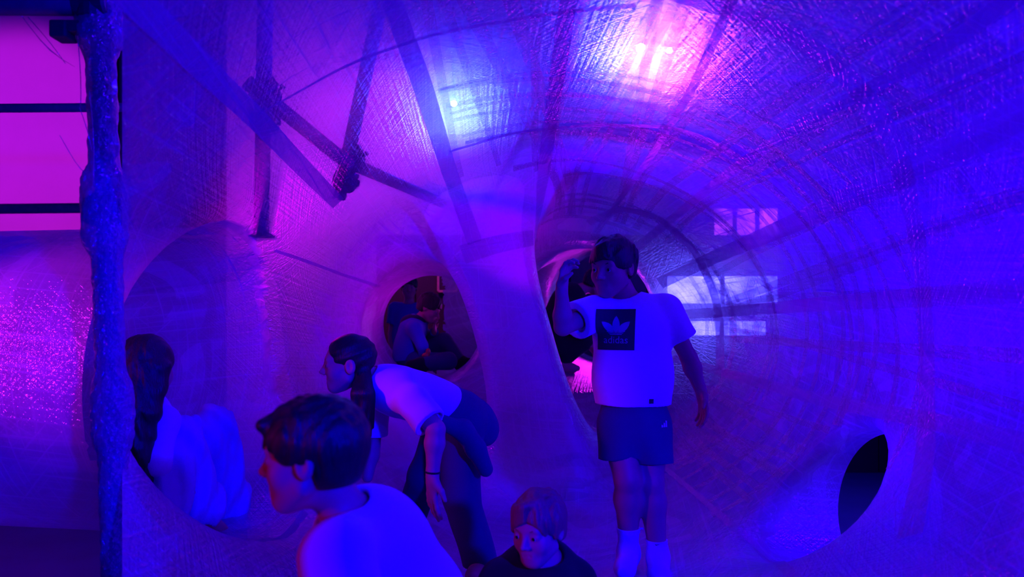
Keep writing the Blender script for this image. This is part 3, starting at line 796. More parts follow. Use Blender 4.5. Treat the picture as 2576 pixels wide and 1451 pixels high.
def person(label, J, base, skin, hair, hair_f, h=0.006, hh=0.0045, hb=None, face=True, group=None):
    e = empty('person', base); prop(e, label, 'person', group)
    lo, hi = bounds(J); sd_obj('body', body_sdf(J), lo, hi, h, skin, e)
    H = J['head']
    if hair_f is not None:
        r = 0.15 * H.k
        lo, hi = hb if hb else ([H.c[i] - r for i in range(3)], [H.c[i] + r for i in range(3)])
        sd_obj('hair', hair_f, lo, hi, hh, hair, e)
    if face:
        for x in (-1, 1):
            c = H.w(x * 0.031, 0.0738, -0.0012); f = H.w(x * 0.031, 0.2, -0.01) - c; f.normalize(); r = 0.0105 * H.k
            MB().lathe(c - f * r, c + f * r, [(r - r * math.cos(a), r * math.sin(a) + 1e-5) for a in [math.pi * i / 10 for i in range(11)]], 16, caps=False).build('eye', M_eye, e, smooth=True)
            MB().lathe(c + f * r * 0.93, c + f * r * 1.04, [(0, r * 0.56), (r * 0.11, r * 0.34)], 14).build('iris', M_iris, e, smooth=True)
            bw = MB(); bw.tube([H.w(x * 0.014, 0.083, 0.018), H.w(x * 0.030, 0.082, 0.0235), H.w(x * 0.047, 0.071, 0.020)], [0.0025 * H.k, 0.003 * H.k, 0.0012 * H.k], 8)
            bw.build('eyebrow', hair, e, smooth=True)
        lp = MB()
        lp.tube([H.w(-0.019, 0.0755, -0.0590), H.w(-0.007, 0.0805, -0.0553), H.w(0, 0.0805, -0.0566), H.w(0.007, 0.0805, -0.0553), H.w(0.019, 0.0755, -0.0590)], [0.001 * H.k, 0.0031 * H.k, 0.0031 * H.k, 0.0031 * H.k, 0.001 * H.k], 8)
        lp.build('upper_lip', M_lips, e, smooth=True)
        lp = MB(); lp.tube([H.w(-0.018, 0.0755, -0.0615), H.w(0, 0.0800, -0.0660), H.w(0.018, 0.0755, -0.0615)], [0.001 * H.k, 0.0038 * H.k, 0.001 * H.k], 8)
        lp.build('lower_lip', M_lips, e, smooth=True)
    return e
def folds(P, amp, fx, fz, seed):
    return amp * (np.sin(P[:, 2] * fz + 3 * np.sin(P[:, 0] * fx + seed) + seed) * 0.6 + np.sin(P[:, 0] * fx * 1.6 + P[:, 2] * fz * 0.5 + P[:, 1] * 14 + seed * 2) * 0.5)
def half(P, p, n):
    n = V3(U(n)); return (P - V3(p)) @ n
def tee(J, off=0.018, hem=0.0, sleeve=0.62, hemn=None, hemp=None, rs=0.062, re=0.068, seed=1.0, amp=0.004, full_sleeve=False, neck=True, loose=1.12):
    s = J.get('s', 1.0); F = J['fwd']; w = J.get('wide', 1.0)
    pel = Vector(J['pelvis']); wai = Vector(J['waist']); che = Vector(J['chest'])
    def f(P):
        cf = J.get('cfwd', F)
        d = fcap(P, pel - (wai - pel) * 0.6, wai, 0.128 * s * w * loose + off * 0.6, 0.122 * s * w * loose + off * 0.5, F, 0.74)
        d = smin(d, fcap(P, wai, che, 0.122 * s * w * loose + off * 0.5, 0.133 * s * w + off, cf, 0.72), 0.05)
        for q in 'LR':
            d = smin(d, cap(P, che.lerp(Vector(J['neck']), 0.55), J['sh' + q], 0.056 * s + off * 0.7, 0.047 * s + off * 0.6), 0.045)
        if hemp is not None: d = np.maximum(d, half(P, hemp, hemn))
        for q in 'LR':
            if 'el' + q not in J: continue
            S = Vector(J['sh' + q]); E = Vector(J['el' + q])
            if full_sleeve:
                W = Vector(J['wr' + q])
                d = smin(d, cap(P, S, E, 0.056 * s, 0.050 * s), 0.03)
                c2 = np.maximum(cap(P, E, W, 0.050 * s, 0.037 * s), half(P, W, W - E))
                d = smin(d, c2, 0.02)
            else:
                e = S.lerp(E, sleeve)
                c = np.maximum(cap(P, S, S.lerp(E, sleeve * 1.3), rs * s, re * s), half(P, e, E - S))
                c = smax(c, -np.maximum(cap(P, S, E, 0.050 * s, 0.050 * s), -half(P, e - (E - S).normalized() * 0.02, E - S)), 0.004)
                d = smin(d, c, 0.028)
        d = d + folds(P, amp, 9, 22, seed)
        if neck:
            nk = Vector(J['neck']); sk = Vector(J['skull'])
            d = smax(d, -cap(P, nk + (sk - nk).normalized() * 0.004, sk + (sk - nk) * 1.5, 0.058 * s, 0.085 * s), 0.008)
        return d
    return f

# ---- standing boy in the white printed shirt
D = 3.0
hd = Head(at(1541, 672, 2.97), (-0.62, -0.76, -0.16), (-0.06, -0.12, 1), 0.238)
JB = dict(s=1.07, wide=1.04, fwd=Vector((-0.22, -0.97, 0)).normalized(), head=hd,
    pelvis=at(1594, 1045, 3.02), waist=at(1592, 945, 3.02), chest=at(1588, 835, 3.01), neck=at(1580, 758, 3.02), skull=at(1560, 715, 3.0),
    shL=at(1672, 782, 3.02), shR=at(1498, 785, 2.98), elL=at(1733, 900, 3.04), wrL=at(1764, 985, 3.0), elR=at(1416, 822, 2.86), wrR=at(1413, 728, 2.80),
    handL=dict(d=(0.10, -0.15, -1), n=(-0.95, -0.2, -0.1), side=-1, curl=(0.25, 0.3, 0.25), spread=0.16),
    handR=dict(d=(0.16, 0.05, 1), n=(0.85, -0.45, 0.0), side=-1, curl=(0.45, 0.75, 0.55), spread=0.06, thumb=0.9, pinch=True),
    hipL=at(1634, 1080, 3.02), hipR=at(1555, 1080, 3.0), knL=at(1637, 1215, 2.98), knR=at(1578, 1205, 2.94), anL=at(1655, 1395, 2.98), anR=at(1581, 1385, 3.0),
    toeL=at(1659, 1462, 2.84), toeR=at(1567, 1440, 2.86))
def short_hair(hd, fr=0.042, seed=0, extra=None, thick=0.014, nape=-0.05):
    def f(P):
        d = hd.cap_hair(P, thick, fr, nape, seed)
        if extra: d = smin(d, extra(hd.loc(P)) * hd.k, 0.014)
        return d
    return f
def fringe_B(Q):
    d = np.full(len(Q), 9.0, np.float32)
    for i in range(8):
        t = i / 7
        ex, ez = 0.066 - 0.10 * t, 0.026 + 0.030 * t * t
        ey = 0.090 * math.sqrt(max(0.05, 1 - (ex / 0.083) ** 2))
        st = (-0.034 + 0.006 * i * (1 - t), 0.040, 0.098)
        md = ((st[0] + ex) / 2 + 0.008, (st[1] + ey) / 2 + 0.016, (st[2] + ez) / 2 + 0.016)
        d = smin(d, cap(Q, st, md, 0.013, 0.012), 0.007); d = smin(d, cap(Q, md, (ex, ey, ez), 0.012, 0.005), 0.007)
    return d
boyB = person('boy standing in white printed t-shirt and shorts, one hand raised, beside the column', JB, at(1615, 1452, 2.95), M_skin, M_brown,
              short_hair(hd, 0.052, 1.3, fringe_B), h=0.0048, hh=0.004)
lo, hi = bounds(JB)
hemB = at(1592, 1017, 3.0)
teeB = tee(JB, 0.022, hemp=hemB, hemn=(0.0, 0.0, -1), seed=2.0, loose=1.10, rs=0.070, re=0.078, sleeve=0.60)
sd_obj('shirt', teeB, (lo[0], lo[1], hemB.z - 0.05), hi, 0.005, M_white, boyB)
def shortsB(P):
    d = fcap(P, JB['waist'] - Vector((0, 0, 0.10)), JB['pelvis'] - Vector((0, 0, 0.06)), 0.138, 0.150, JB['fwd'], 0.80)
    for q, bx, by in (('L', 1641, 1168), ('R', 1560, 1150)):
        e = at(bx, by, 2.99); hp = Vector(JB['hip' + q])
        c = np.maximum(cap(P, hp + Vector((0, 0, 0.02)), e + (e - hp) * 0.3, 0.094, 0.092), half(P, e, (e - hp)))
        c = smax(c, -np.maximum(cap(P, hp, e + (e - hp) * 0.5, 0.078, 0.076), -half(P, e - (e - hp).normalized() * 0.03, e - hp)), 0.004)
        d = smin(d, c, 0.03)
    return d + folds(P, 0.004, 14, 16, 4.0)
sd_obj('shorts', shortsB, (0.28, 2.78, 0.42), (0.80, 3.25, 0.82), 0.005, M_navy, boyB)
bs = body_sdf(JB)
for q, top in (('L', 1357), ('R', 1328)):
    z = at(0, top, 2.98).z; A = Vector(JB['an' + q])
    def sock(P, q=q, z=z, A=A):
        d = bs(P) - 0.0045 - 0.0015 * (np.sin(P[:, 2] * 420) > 0) * (P[:, 2] > z - 0.03)
        return np.maximum(np.maximum(d, P[:, 2] - z), np.linalg.norm(P[:, :2] - V3(A)[:2] - V3((0, -0.05, 0))[:2], axis=1) - 0.15 if q == 'L' else np.linalg.norm(P[:, :2] - V3(A)[:2] - V3((-0.01, -0.05, 0))[:2], axis=1) - 0.15)
    xm = (JB['anL'].x + JB['anR'].x) / 2
    def sock2(P, sock=sock, q=q, xm=xm): return np.maximum(sock(P), (xm - P[:, 0]) if q == 'L' else (P[:, 0] - xm))
    sd_obj('sock', sock2, (A.x - 0.1, A.y - 0.25, -0.12), (A.x + 0.1, A.y + 0.1, z + 0.02), 0.0045, M_white, boyB)

def on_cloth(name, polys, f, m, parent, org, right, up, fwd, off=0.002, sub=0.012, thick=0.0012):
    """flat print laid on a garment: outlines in metres around org, pressed onto the cloth surface"""
    right = U(right); fwd = U(fwd); up = U(up)
    bm = bmesh.new()
    for pl in polys:
        vs_ = [bm.verts.new((x, y, 0)) for x, y in pl]; bm.faces.new(vs_)
    bmesh.ops.triangulate(bm, faces=bm.faces[:])
    for _ in range(6):
        es = [e for e in bm.edges if e.calc_length() > sub]
        if not es: break
        bmesh.ops.subdivide_edges(bm, edges=es, cuts=1)
        bmesh.ops.triangulate(bm, faces=[g for g in bm.faces if len(g.verts) > 3])
    for v in bm.verts:
        p = Vector(org) + right * v.co.x + up * v.co.y + fwd * 0.08
        for _ in range(40):
            dd = float(f(np.array([p], np.float32))[0]) - off
            if abs(dd) < 0.0003: break
            p = p - fwd * max(-0.02, min(0.02, dd * 0.8))
        v.co = p
    bmesh.ops.recalc_face_normals(bm, faces=bm.faces)
    me = bpy.data.meshes.new(name); bm.to_mesh(me); bm.free()
    return link(name, me, m, parent)
# the shirt print: dark square, three-leaf mark with bars, and the word under it
PO = at(1549, 829, 2.9); PF = JB['fwd']; PR = Vector((-PF.y, PF.x, 0)) * 1.0; PR = Vector((1, -0.22, 0)).normalized(); PU = Vector((0.03, 0, 1)).normalized()
print_o = on_cloth('shirt_print', [[(-0.079, -0.086), (0.079, -0.086), (0.079, 0.086), (-0.079, 0.086)]], teeB, M_print, boyB, PO, PR, PU, PF)
def leaf(ax, ay, bx, by, w, n=9):
    L = []; dx, dy = bx - ax, by - ay; l = math.hypot(dx, dy); ux, uy = dx / l, dy / l
    A = []; Bq = []
    for i in range(n + 1):
        t = i / n; ww = w * math.sin(math.pi * t ** 0.85) ** 0.8 if 0 < t < 1 else 0
        A.append((ax + dx * t - uy * ww, ay + dy * t + ux * ww)); Bq.append((ax + dx * t + uy * ww, ay + dy * t - ux * ww))
    return A + Bq[-2:0:-1]
leaves = [leaf(0, -0.012, 0, 0.058, 0.0155), leaf(-0.010, -0.010, -0.057, 0.034, 0.0150), leaf(0.010, -0.010, 0.057, 0.034, 0.0150)]
on_cloth('three_leaf_mark', leaves, teeB, M_inkw, print_o, PO, PR, PU, PF, off=0.0036, sub=0.008)
bars = [[(-0.040 + 0.006 * i, -0.006 - 0.006 * i), (0.040 - 0.006 * i, -0.006 - 0.006 * i), (0.036 - 0.006 * i, -0.0095 - 0.006 * i), (-0.036 + 0.006 * i, -0.0095 - 0.006 * i)] for i in range(3)]
on_cloth('mark_bars', bars, teeB, M_inkw, print_o, PO, PR, PU, PF, off=0.0036, sub=0.01)
def text_polys(s, size):
    cu = bpy.data.curves.new('lettering', 'FONT'); cu.body = s; cu.size = size; cu.align_x = 'CENTER'; cu.resolution_u = 3
    o = bpy.data.objects.new('lettering', cu); COL.objects.link(o)
    bpy.context.view_layer.update()
    me = bpy.data.meshes.new_from_object(o.evaluated_get(bpy.context.evaluated_depsgraph_get()))
    P = [[tuple(me.vertices[i].co[:2]) for i in p.vertices] for p in me.polygons]
    bpy.data.objects.remove(o); bpy.data.meshes.remove(me); return P
on_cloth('lettering', [[(x * 0.98, y - 0.057) for x, y in p] for p in text_polys('adidas', 0.043)], teeB, M_inkw, print_o, PO, PR, PU, PF, off=0.0036, sub=0.03)
# three small slanting bars on the shorts, hem tag, check mark on a sock
SO = at(1676, 1069, 2.9)
on_cloth('three_bar_mark', [[(-0.014 + 0.011 * i, -0.012), (-0.006 + 0.011 * i, -0.012), (-0.0085 + 0.011 * i + 0.002, -0.004 + 0.008 * i), (-0.0135 + 0.011 * i, -0.001 + 0.008 * i)] for i in range(3)], shortsB, M_white, boyB, SO, PR, PU, (0.15, -1, 0), off=0.003)
on_cloth('hem_tag', [[(-0.009, -0.010), (0.009, -0.010), (0.009, 0.010), (-0.009, 0.010)]], teeB, M_print, boyB, at(1639, 1009, 2.9), PR, PU, PF, off=0.003)
sockf = lambda P: bs(P) - 0.0045
on_cloth('sock_mark', [[(-0.014, 0.002), (-0.008, -0.004), (0.016, 0.004), (-0.006, 0.0)]], sockf, M_print, boyB, at(1662, 1377, 2.9), (1, 0, 0), (0, 0, 1), (0.1, -1, 0), off=0.002)

# ---- girl bending over, hair hanging, jacket round her waist
hg = Head(at(876, 914, 2.78), (-0.97, -0.22, -0.05), (-0.02, -0.04, 1), 0.222)
JG = dict(s=1.05, wide=0.93, fwd=Vector((-0.42, -0.25, -0.87)).normalized(), cfwd=Vector((-0.28, -0.25, -0.93)).normalized(), head=hg,
    pelvis=at(1150, 1045, 2.98), waist=at(1078, 1008, 2.93), chest=at(1005, 985, 2.86), neck=at(935, 958, 2.82), skull=at(905, 945, 2.80),
    shL=at(985, 1000, 2.70), shR=at(955, 985, 3.0), elL=at(1096, 1080, 2.62), wrL=at(1088, 1195, 2.62), elR=at(935, 1120, 3.0), wrR=at(925, 1200, 2.95),
    handL=dict(d=(-0.02, 0.05, -1), n=(0.9, 0.5, 0.1), side=1, curl=(0.12, 0.18, 0.15), spread=0.13, thumb=0.3, s=1.12),
    hipL=at(1160, 1075, 2.90), hipR=at(1120, 1075, 3.12), knL=at(1160, 1245, 2.84), knR=at(1070, 1195, 3.10), anL=at(1208, 1420, 2.90), anR=at(1035, 1298, 3.30),
    toeL=at(1190, 1455, 2.74), toeR=at(1005, 1318, 3.22), backL=Vector((-0.3, -0.9, 0)), backR=Vector((-0.5, -0.8, 0)))
# (the near shoulder sits ahead of the sleeve)
JG['shL'] = at(1040, 1005, 2.70)
def hairG(P):
    Q = hg.loc(P)
    d = ell(Q, (0, -0.016, 0.031), (0.079, 0.096, 0.083)) + 0.0015 * np.sin(Q[:, 2] * 160 + Q[:, 1] * 60)
    d = smax(d, -ell(Q, (0, 0.112, -0.03), (0.085, 0.085, 0.10)), 0.010)
    d = smax(d, np.maximum(Q[:, 2] + 0.02, -1) * -1.0 if False else -(Q[:, 2] + 0.045), 0.02)
    d = d * hg.k
    r = random.Random(3)
    nb = hg.w(0.0, -0.07, -0.03)
    ends = [at(880 + 8 * i + r.uniform(-5, 5), 1075 + r.uniform(-10, 55), 2.66 + 0.02 * (i % 4)) for i in range(8)]
    for i, e in enumerate(ends):
        st = hg.w(0.035 - 0.01 * i, -0.045 - 0.006 * (i % 3), -0.02)
        md = at(897 + 5 * i, 990, 2.68 + 0.02 * (i % 4))
        d = smin(d, cap(P, st, md, 0.020, 0.020), 0.02); d = smin(d, cap(P, md, e, 0.020, 0.006), 0.015)
    return d
girlG = person('girl bending forward in pale t-shirt and jeans, dark hair hanging, jacket tied round waist', JG, at(1130, 1460, 2.9), M_skin2, M_blk, hairG,
               h=0.0052, hh=0.0045, hb=([hg.c.x - 0.14, 2.52, 0.45], [hg.c.x + 0.22, 2.96, hg.c.z + 0.15]))
lo, hi = bounds(JG)
hemG = at(1122, 1030, 2.95)
teeG = tee(JG, 0.020, hemp=hemG, hemn=Vector(JG['pelvis']) - Vector(JG['waist']), seed=5.0, sleeve=0.78, rs=0.058, re=0.062, amp=0.006, loose=1.05)
sd_obj('shirt', teeG, (lo[0], lo[1], 0.3), hi, 0.0055, M_white, girlG)
def jeans(J, off, ends, seed, amp=0.004):
    s = J['s']
    def f(P):
        d = fcap(P, Vector(J['pelvis']).lerp(Vector(J['waist']), 0.25), J['pelvis'], 0.122 * s + off, 0.130 * s + off, J['fwd'], 0.78)
        for q, r in zip('LR', ends):
            A = Vector(J['an' + q]); K = Vector(J['kn' + q])
            d = smin(d, cap(P, J['hip' + q], K, 0.078 * s + off, 0.058 * s + off), 0.04)
            c = np.maximum(cap(P, K, A + (A - K) * 0.1, 0.058 * s + off, r), half(P, A.lerp(K, 0.06), A - K))
            d = smin(d, c, 0.03)
        return d + folds(P, amp, 10, 26, seed)
    return f
sd_obj('jeans', jeans(JG, 0.014, (0.072, 0.066), 7.0), (lo[0] + 0.2, lo[1], -0.1), hi, 0.0055, M_denim, girlG)
def jacketG(P):
    w0 = Vector(JG['pelvis']).lerp(Vector(JG['waist']), 0.72); fw = JG['fwd']
    d = fcap(P, w0, Vector(JG['pelvis']) + Vector((0.03, 0.02, -0.03)), 0.138, 0.152, fw, 0.80)
    d = np.maximum(d, half(P, w0 + (Vector(JG['waist']) - Vector(JG['pelvis'])) * 0.1, Vector(JG['waist']) - Vector(JG['pelvis'])))
    d = smax(d, half(P, at(1170, 1118, 2.9), (-0.25, 0, -1)), 0.01)
    sl = smin(cap(P, at(1165, 1080, 2.76), at(1196, 1128, 2.74), 0.040, 0.038), cap(P, at(1196, 1128, 2.74), at(1222, 1180, 2.75), 0.038, 0.030), 0.02)
    sl2 = cap(P, at(1095, 1055, 2.72), at(1165, 1085, 2.75), 0.030, 0.036)
    return smin(smin(d, sl, 0.02), sl2, 0.02) + folds(P, 0.004, 18, 30, 3.0)
sd_obj('tied_jacket', jacketG, (-0.65, 2.55, 0.3), (0.1, 3.3, 1.0), 0.0055, M_jacket, girlG)
W = Vector(JG['wrL']); dv = (W - Vector(JG['elL'])).normalized()
wr = MB(); u = dv.orthogonal().normalized(); v = dv.cross(u); cb = W - dv * 0.012
wr.tube([cb + (u * math.cos(a) + v * math.sin(a)) * 0.0265 for a in [2 * math.pi * i / 24 for i in range(25)]], 0.004, 8)
wr.build('bracelet', M_blackc, girlG, smooth=True)

# ---- boy close by, seen from behind his shoulder
hf = Head(at(784, 1146, 1.34), (-1.0, 0.02, -0.06), (-0.10, 0.02, 1), 0.204)
JF = dict(s=0.96, wide=1.0, fwd=Vector((-0.85, 0.30, -0.45)).normalized(), head=hf,
    pelvis=at(1085, 1660, 1.60), waist=at(1040, 1540, 1.52), chest=at(955, 1400, 1.44), neck=at(868, 1290, 1.38), skull=at(832, 1232, 1.36),
    shL=at(850, 1395, 1.24), shR=at(950, 1330, 1.62), elL=at(885, 1560, 1.18), wrL=at(800, 1640, 1.22), elR=at(1060, 1390, 1.72), wrR=at(1130, 1480, 1.76),
    handL=dict(d=(-0.6, 0.2, -0.7), n=(-0.3, 0.3, -0.9)), handR=dict(d=(0.5, 0.1, -0.8), n=(-0.3, 0.3, -0.9), side=-1),
    hipL=at(1060, 1690, 1.50), hipR=at(1100, 1680, 1.68), knL=at(860, 2010, 1.46), knR=at(930, 1860, 1.72), anL=at(1120, 1950, 1.50), anR=at(1170, 1800, 1.72),
    toeL=at(1220, 1950, 1.52), toeR=at(1260, 1810, 1.74))
def lumpF(Q): return smin(ell(Q, (0.0, -0.085, 0.02), (0.055, 0.03, 0.05)), cap(Q, (0.03, 0.075, 0.08), (-0.03, 0.085, 0.07), 0.014), 0.02)
boyF = person('boy close to the camera in white t-shirt, dark hair, face in profile', JF, at(1000, 1900, 1.5), M_skin, M_blk, short_hair(hf, 0.034, 2.2, lumpF, 0.014, -0.062), h=0.005, hh=0.0045)
lo, hi = bounds(JF)
sd_obj('shirt', tee(JF, 0.024, hemp=JF['pelvis'], hemn=JF['pelvis'] - JF['waist'], seed=3.3, rs=0.068, re=0.074, sleeve=0.66, amp=0.004, loose=1.12), lo, hi, 0.006, M_white, boyF)
sd_obj('trousers', jeans(JF, 0.014, (0.055, 0.055), 2.0), lo, hi, 0.008, M_navy, boyF)

# ---- fair-haired boy low in the middle
hc = Head(at(1355, 1328, 2.08), (-0.55, -0.83, -0.12), (-0.10, -0.06, 1), 0.198)
JC = dict(s=0.98, wide=1.0, fwd=Vector((-0.25, -0.96, 0)).normalized(), head=hc,
    pelvis=Vector((0.10, 1.80, 0.11)), waist=Vector((0.10, 1.98, 0.18)), chest=at(1360, 1470, 2.18), neck=at(1362, 1440, 2.16), skull=at(1362, 1400, 2.13),
    shL=at(1447, 1462, 2.17), shR=at(1262, 1462, 2.14), elL=at(1475, 1553, 2.16), wrL=at(1420, 1600, 1.98), elR=at(1215, 1544, 2.08), wrR=at(1290, 1618, 1.94),
    handL=dict(d=(-0.5, -0.7, -0.2), n=(-0.3, 0, -0.9), side=-1), handR=dict(d=(0.5, -0.7, -0.2), n=(0.3, 0, -0.9)),
    hipL=Vector((0.17, 1.76, 0.09)), hipR=Vector((0.02, 1.76, 0.09)), knL=Vector((0.24, 1.44, 0.24)), knR=Vector((-0.06, 1.44, 0.24)), anL=Vector((0.2, 1.15, 0.07)), anR=Vector((-0.02, 1.15, 0.07)),
    toeL=Vector((0.21, 1.0, 0.06)), toeR=Vector((-0.03, 1.0, 0.06)))
def fringe_C(Q):
    d = np.full(len(Q), 9.0, np.float32)
    for i in range(9):                                   # parted on his left, swept across to his right temple
        t = i / 8
        ex, ez = 0.072 - 0.075 * t, 0.004 + 0.052 * t
        ey = 0.090 * math.sqrt(max(0.05, 1 - (ex / 0.083) ** 2))
        st = (-0.030 + 0.008 * i * (1 - t), 0.030 + 0.010 * t, 0.104)
        md = ((st[0] + ex) / 2 + 0.012, (st[1] + ey) / 2 + 0.016, (st[2] + ez) / 2 + 0.018)
        d = smin(d, cap(Q, st, md, 0.013, 0.012), 0.006); d = smin(d, cap(Q, md, (ex, ey, ez), 0.012, 0.005), 0.006)
    for x, y in ((-0.070, 0.012), (0.070, 0.016)):
        d = smin(d, cap(Q, (x * 0.9, y, 0.06), (x * 1.07, y + 0.006, -0.014), 0.015, 0.008), 0.012)
    return d
boyC = person('fair-haired boy in black t-shirt sitting low at the front centre', JC, (0.1, 1.8, -0.02), M_skin2, M_blond, short_hair(hc, 0.062, 4.0, fringe_C, 0.015, -0.05), h=0.0046, hh=0.0038)
lo, hi = bounds(JC)
sd_obj('shirt', tee(JC, 0.018, hemp=JC['pelvis'], hemn=JC['pelvis'] - JC['waist'], seed=1.7, sleeve=0.6), lo, hi, 0.006, M_blackc, boyC)
sd_obj('trousers', jeans(JC, 0.014, (0.055, 0.055), 2.0), lo, hi, 0.008, M_navy, boyC)

# ---- girl with long hair sitting in the side tube
hl = Head(at(372, 925, 2.50), (0.02, 0.98, -0.12), (0.02, -0.02, 1), 0.222)
JL = dict(s=1.0, wide=0.95, fwd=Vector((0.75, 0.66, 0)).normalized(), head=hl,
    pelvis=at(375, 1255, 2.60), waist=at(365, 1165, 2.60), chest=at(362, 1080, 2.60), neck=at(365, 1010, 2.55), skull=at(368, 985, 2.51),
    shL=at(300, 1055, 2.70), shR=at(405, 1060, 2.50), elR=at(395, 1160, 2.44), wrR=at(408, 1205, 2.50), elL=at(330, 1150, 2.66), wrL=at(420, 1180, 2.72),
    handR=dict(d=(0.6, 0.5, -0.2), n=(0.3, 0.3, -0.9), side=-1, curl=(0.5, 0.6, 0.4)), handL=dict(d=(0.7, 0.2, -0.2), n=(0.3, -0.2, -0.9)),
    hipR=at(405, 1275, 2.46), hipL=at(360, 1270, 2.62), knR=at(452, 1100, 2.62), knL=at(540, 1070, 2.88), anR=at(505, 1300, 2.72), anL=at(575, 1290, 2.98),
    toeR=at(560, 1335, 2.78), toeL=at(640, 1320, 3.04), backR=Vector((0.8, 0.5, 0)), backL=Vector((0.8, 0.5, 0)))
def hairL(P):
    Q = hl.loc(P)
    d = (ell(Q, (0, -0.016, 0.030), (0.084, 0.100, 0.086))) * hl.k
    r = random.Random(11)
    for i in range(14):
        a = -1.25 + 2.5 * i / 13
        st = hl.w(0.072 * math.sin(a), -0.075 * math.cos(a) - 0.01, 0.0)
        m1 = st + Vector((r.uniform(-0.01, 0.01), -0.055, -0.15)); m2 = m1 + Vector((r.uniform(-0.025, 0.02), r.uniform(-0.02, 0.02), -0.12)); m3 = m2 + Vector((r.uniform(-0.02, 0.02), 0, -0.12 - 0.06 * r.random()))
        d = smin(d, cap(P, st, m1, 0.030, 0.028), 0.015); d = smin(d, cap(P, m1, m2, 0.027, 0.024), 0.010); d = smin(d, cap(P, m2, m3, 0.024, 0.006), 0.008)
    return d + 0.0025 * np.sin(P[:, 2] * 75 + 4 * np.sin(P[:, 0] * 45)) + 0.0012 * np.sin(P[:, 0] * 330 + P[:, 2] * 40)
girlL = person('girl with very long dark wavy hair sitting in the left side tube, seen from behind', JL, at(380, 1330, 2.5), M_skin, M_blk, hairL, h=0.007, hh=0.005,
               hb=([hl.c.x - 0.2, hl.c.y - 0.25, hl.c.z - 0.62], [hl.c.x + 0.2, hl.c.y + 0.2, hl.c.z + 0.16]))
lo, hi = bounds(JL)
sd_obj('shirt', tee(JL, 0.018, hemp=JL['pelvis'], hemn=(0, 0, -1), seed=1.2, full_sleeve=True), lo, hi, 0.008, M_white, girlL)
def skirtL(P):
    d = fcap(P, JL['waist'] - Vector((0, 0, 0.06)), JL['pelvis'], 0.13, 0.15, JL['fwd'], 0.85)
    for q, r0, r1 in (('R', 0.082, 0.105), ('L', 0.080, 0.100)):
        K = Vector(JL['kn' + q]); A = Vector(JL['an' + q])
        d = smin(d, cap(P, JL['hip' + q], K, 0.095, r0), 0.05)
        d = smin(d, np.maximum(cap(P, K, A, r0, r1), half(P, A.lerp(K, 0.02), A - K)), 0.04)
    t = (P[:, 0] * 0.7 + P[:, 1] * 0.7)
    return d + 0.009 * np.sin(t * 60 + 5 * np.sin(P[:, 2] * 9) + P[:, 2] * 6) + 0.002 * np.sin(t * 150 - P[:, 2] * 14)
sd_obj('wide_trousers', skirtL, (lo[0], lo[1], lo[2]), (hi[0] + 0.1, hi[1] + 0.1, hi[2] - 0.2), 0.007, M_soft, girlL)

# ---- boy sitting beyond the far hole, with another child standing behind him
D = 5.75
hs = Head(at(1080, 775, D), (0.86, -0.20, -0.45), (0.42, 0.0, 1), 0.215)
JS = dict(s=0.95, wide=1.05, fwd=Vector((0.9, -0.2, -0.25)).normalized(), head=hs,
    pelvis=at(1028, 905, D), waist=at(1026, 875, D), chest=at(1038, 835, D), neck=at(1056, 803, D), skull=at(1066, 790, D),
    shL=at(1040, 822, D + 0.16), shR=at(1042, 826, D - 0.16), elR=at(1062, 870, D - 0.20), wrR=at(1068, 912, D - 0.12), elL=at(1085, 850, D + 0.2), wrL=at(1092, 835, D + 0.05),
    handR=dict(d=(0.8, -0.1, -0.4), n=(0, 0, -1), side=-1), handL=dict(d=(0.1, -0.2, 1), n=(0.9, 0, 0.2)),
    hipR=at(1040, 908, D - 0.08), hipL=at(1040, 905, D + 0.08), knR=at(1128, 908, D - 0.22), knL=at(1118, 858, D + 0.05), anR=at(1060, 915, D - 0.30), anL=at(1162, 912, D - 0.02),
    toeR=at(1030, 918, D - 0.34), toeL=at(1198, 914, D - 0.06), backL=Vector((0.7, 0, 0.6)), backR=Vector((0, -1, 0.3)))
boyS = person('boy in blue hooded top sitting on the floor beyond the far hole', JS, at(1060, 925, D), M_skin2, M_brown, short_hair(hs, 0.036, 0.7, None, 0.016, -0.055), h=0.0085, hh=0.008)
lo, hi = bounds(JS)
sd_obj('hooded_top', tee(JS, 0.022, hemp=JS['pelvis'], hemn=JS['pelvis'] - JS['waist'], seed=4.4, full_sleeve=True), lo, hi, 0.009, M_blue, boyS)
sd_obj('hood', lambda P: smax(ell(P, at(1040, 812, D), (0.11, 0.13, 0.075)), -half(P, at(1040, 830, D), (-0.2, 0, 1)), 0.02), [at(1000, 860, D).x, D - 0.25, at(0, 870, D).z], [at(1090, 0, D).x, D + 0.25, at(0, 760, D).z], 0.009, M_blackc, boyS)
sd_obj('trousers', jeans(JS, 0.012, (0.05, 0.05), 2.0), lo, hi, 0.009, M_navy, boyS)
for q in 'LR':
    A = Vector(JS['an' + q]); T = Vector(JS['toe' + q]); bsS = body_sdf(JS)
    sd_obj('shoe', lambda P: np.maximum(bsS(P) - 0.012, cap(P, A, T, 0.075)), [min(A[i], T[i]) - 0.1 for i in range(3)], [max(A[i], T[i]) + 0.1 for i in range(3)], 0.009, M_blackc, boyS)
sd_obj('phone', lambda P: np.max(np.abs((P - V3(at(1073, 885, D - 0.3)))) - V3((0.02, 0.008, 0.03)), axis=1) - 0.004, [at(1050, 0, D).x, D - 0.36, at(0, 905, D).z], [at(1095, 0, D).x, D - 0.24, at(0, 865, D).z], 0.005, M_orange, boyS) if False else None
toy = empty('orange_toy', at(1074, 890, D - 0.27)); prop(toy, 'small orange toy held by the boy beyond the far hole', 'toy')
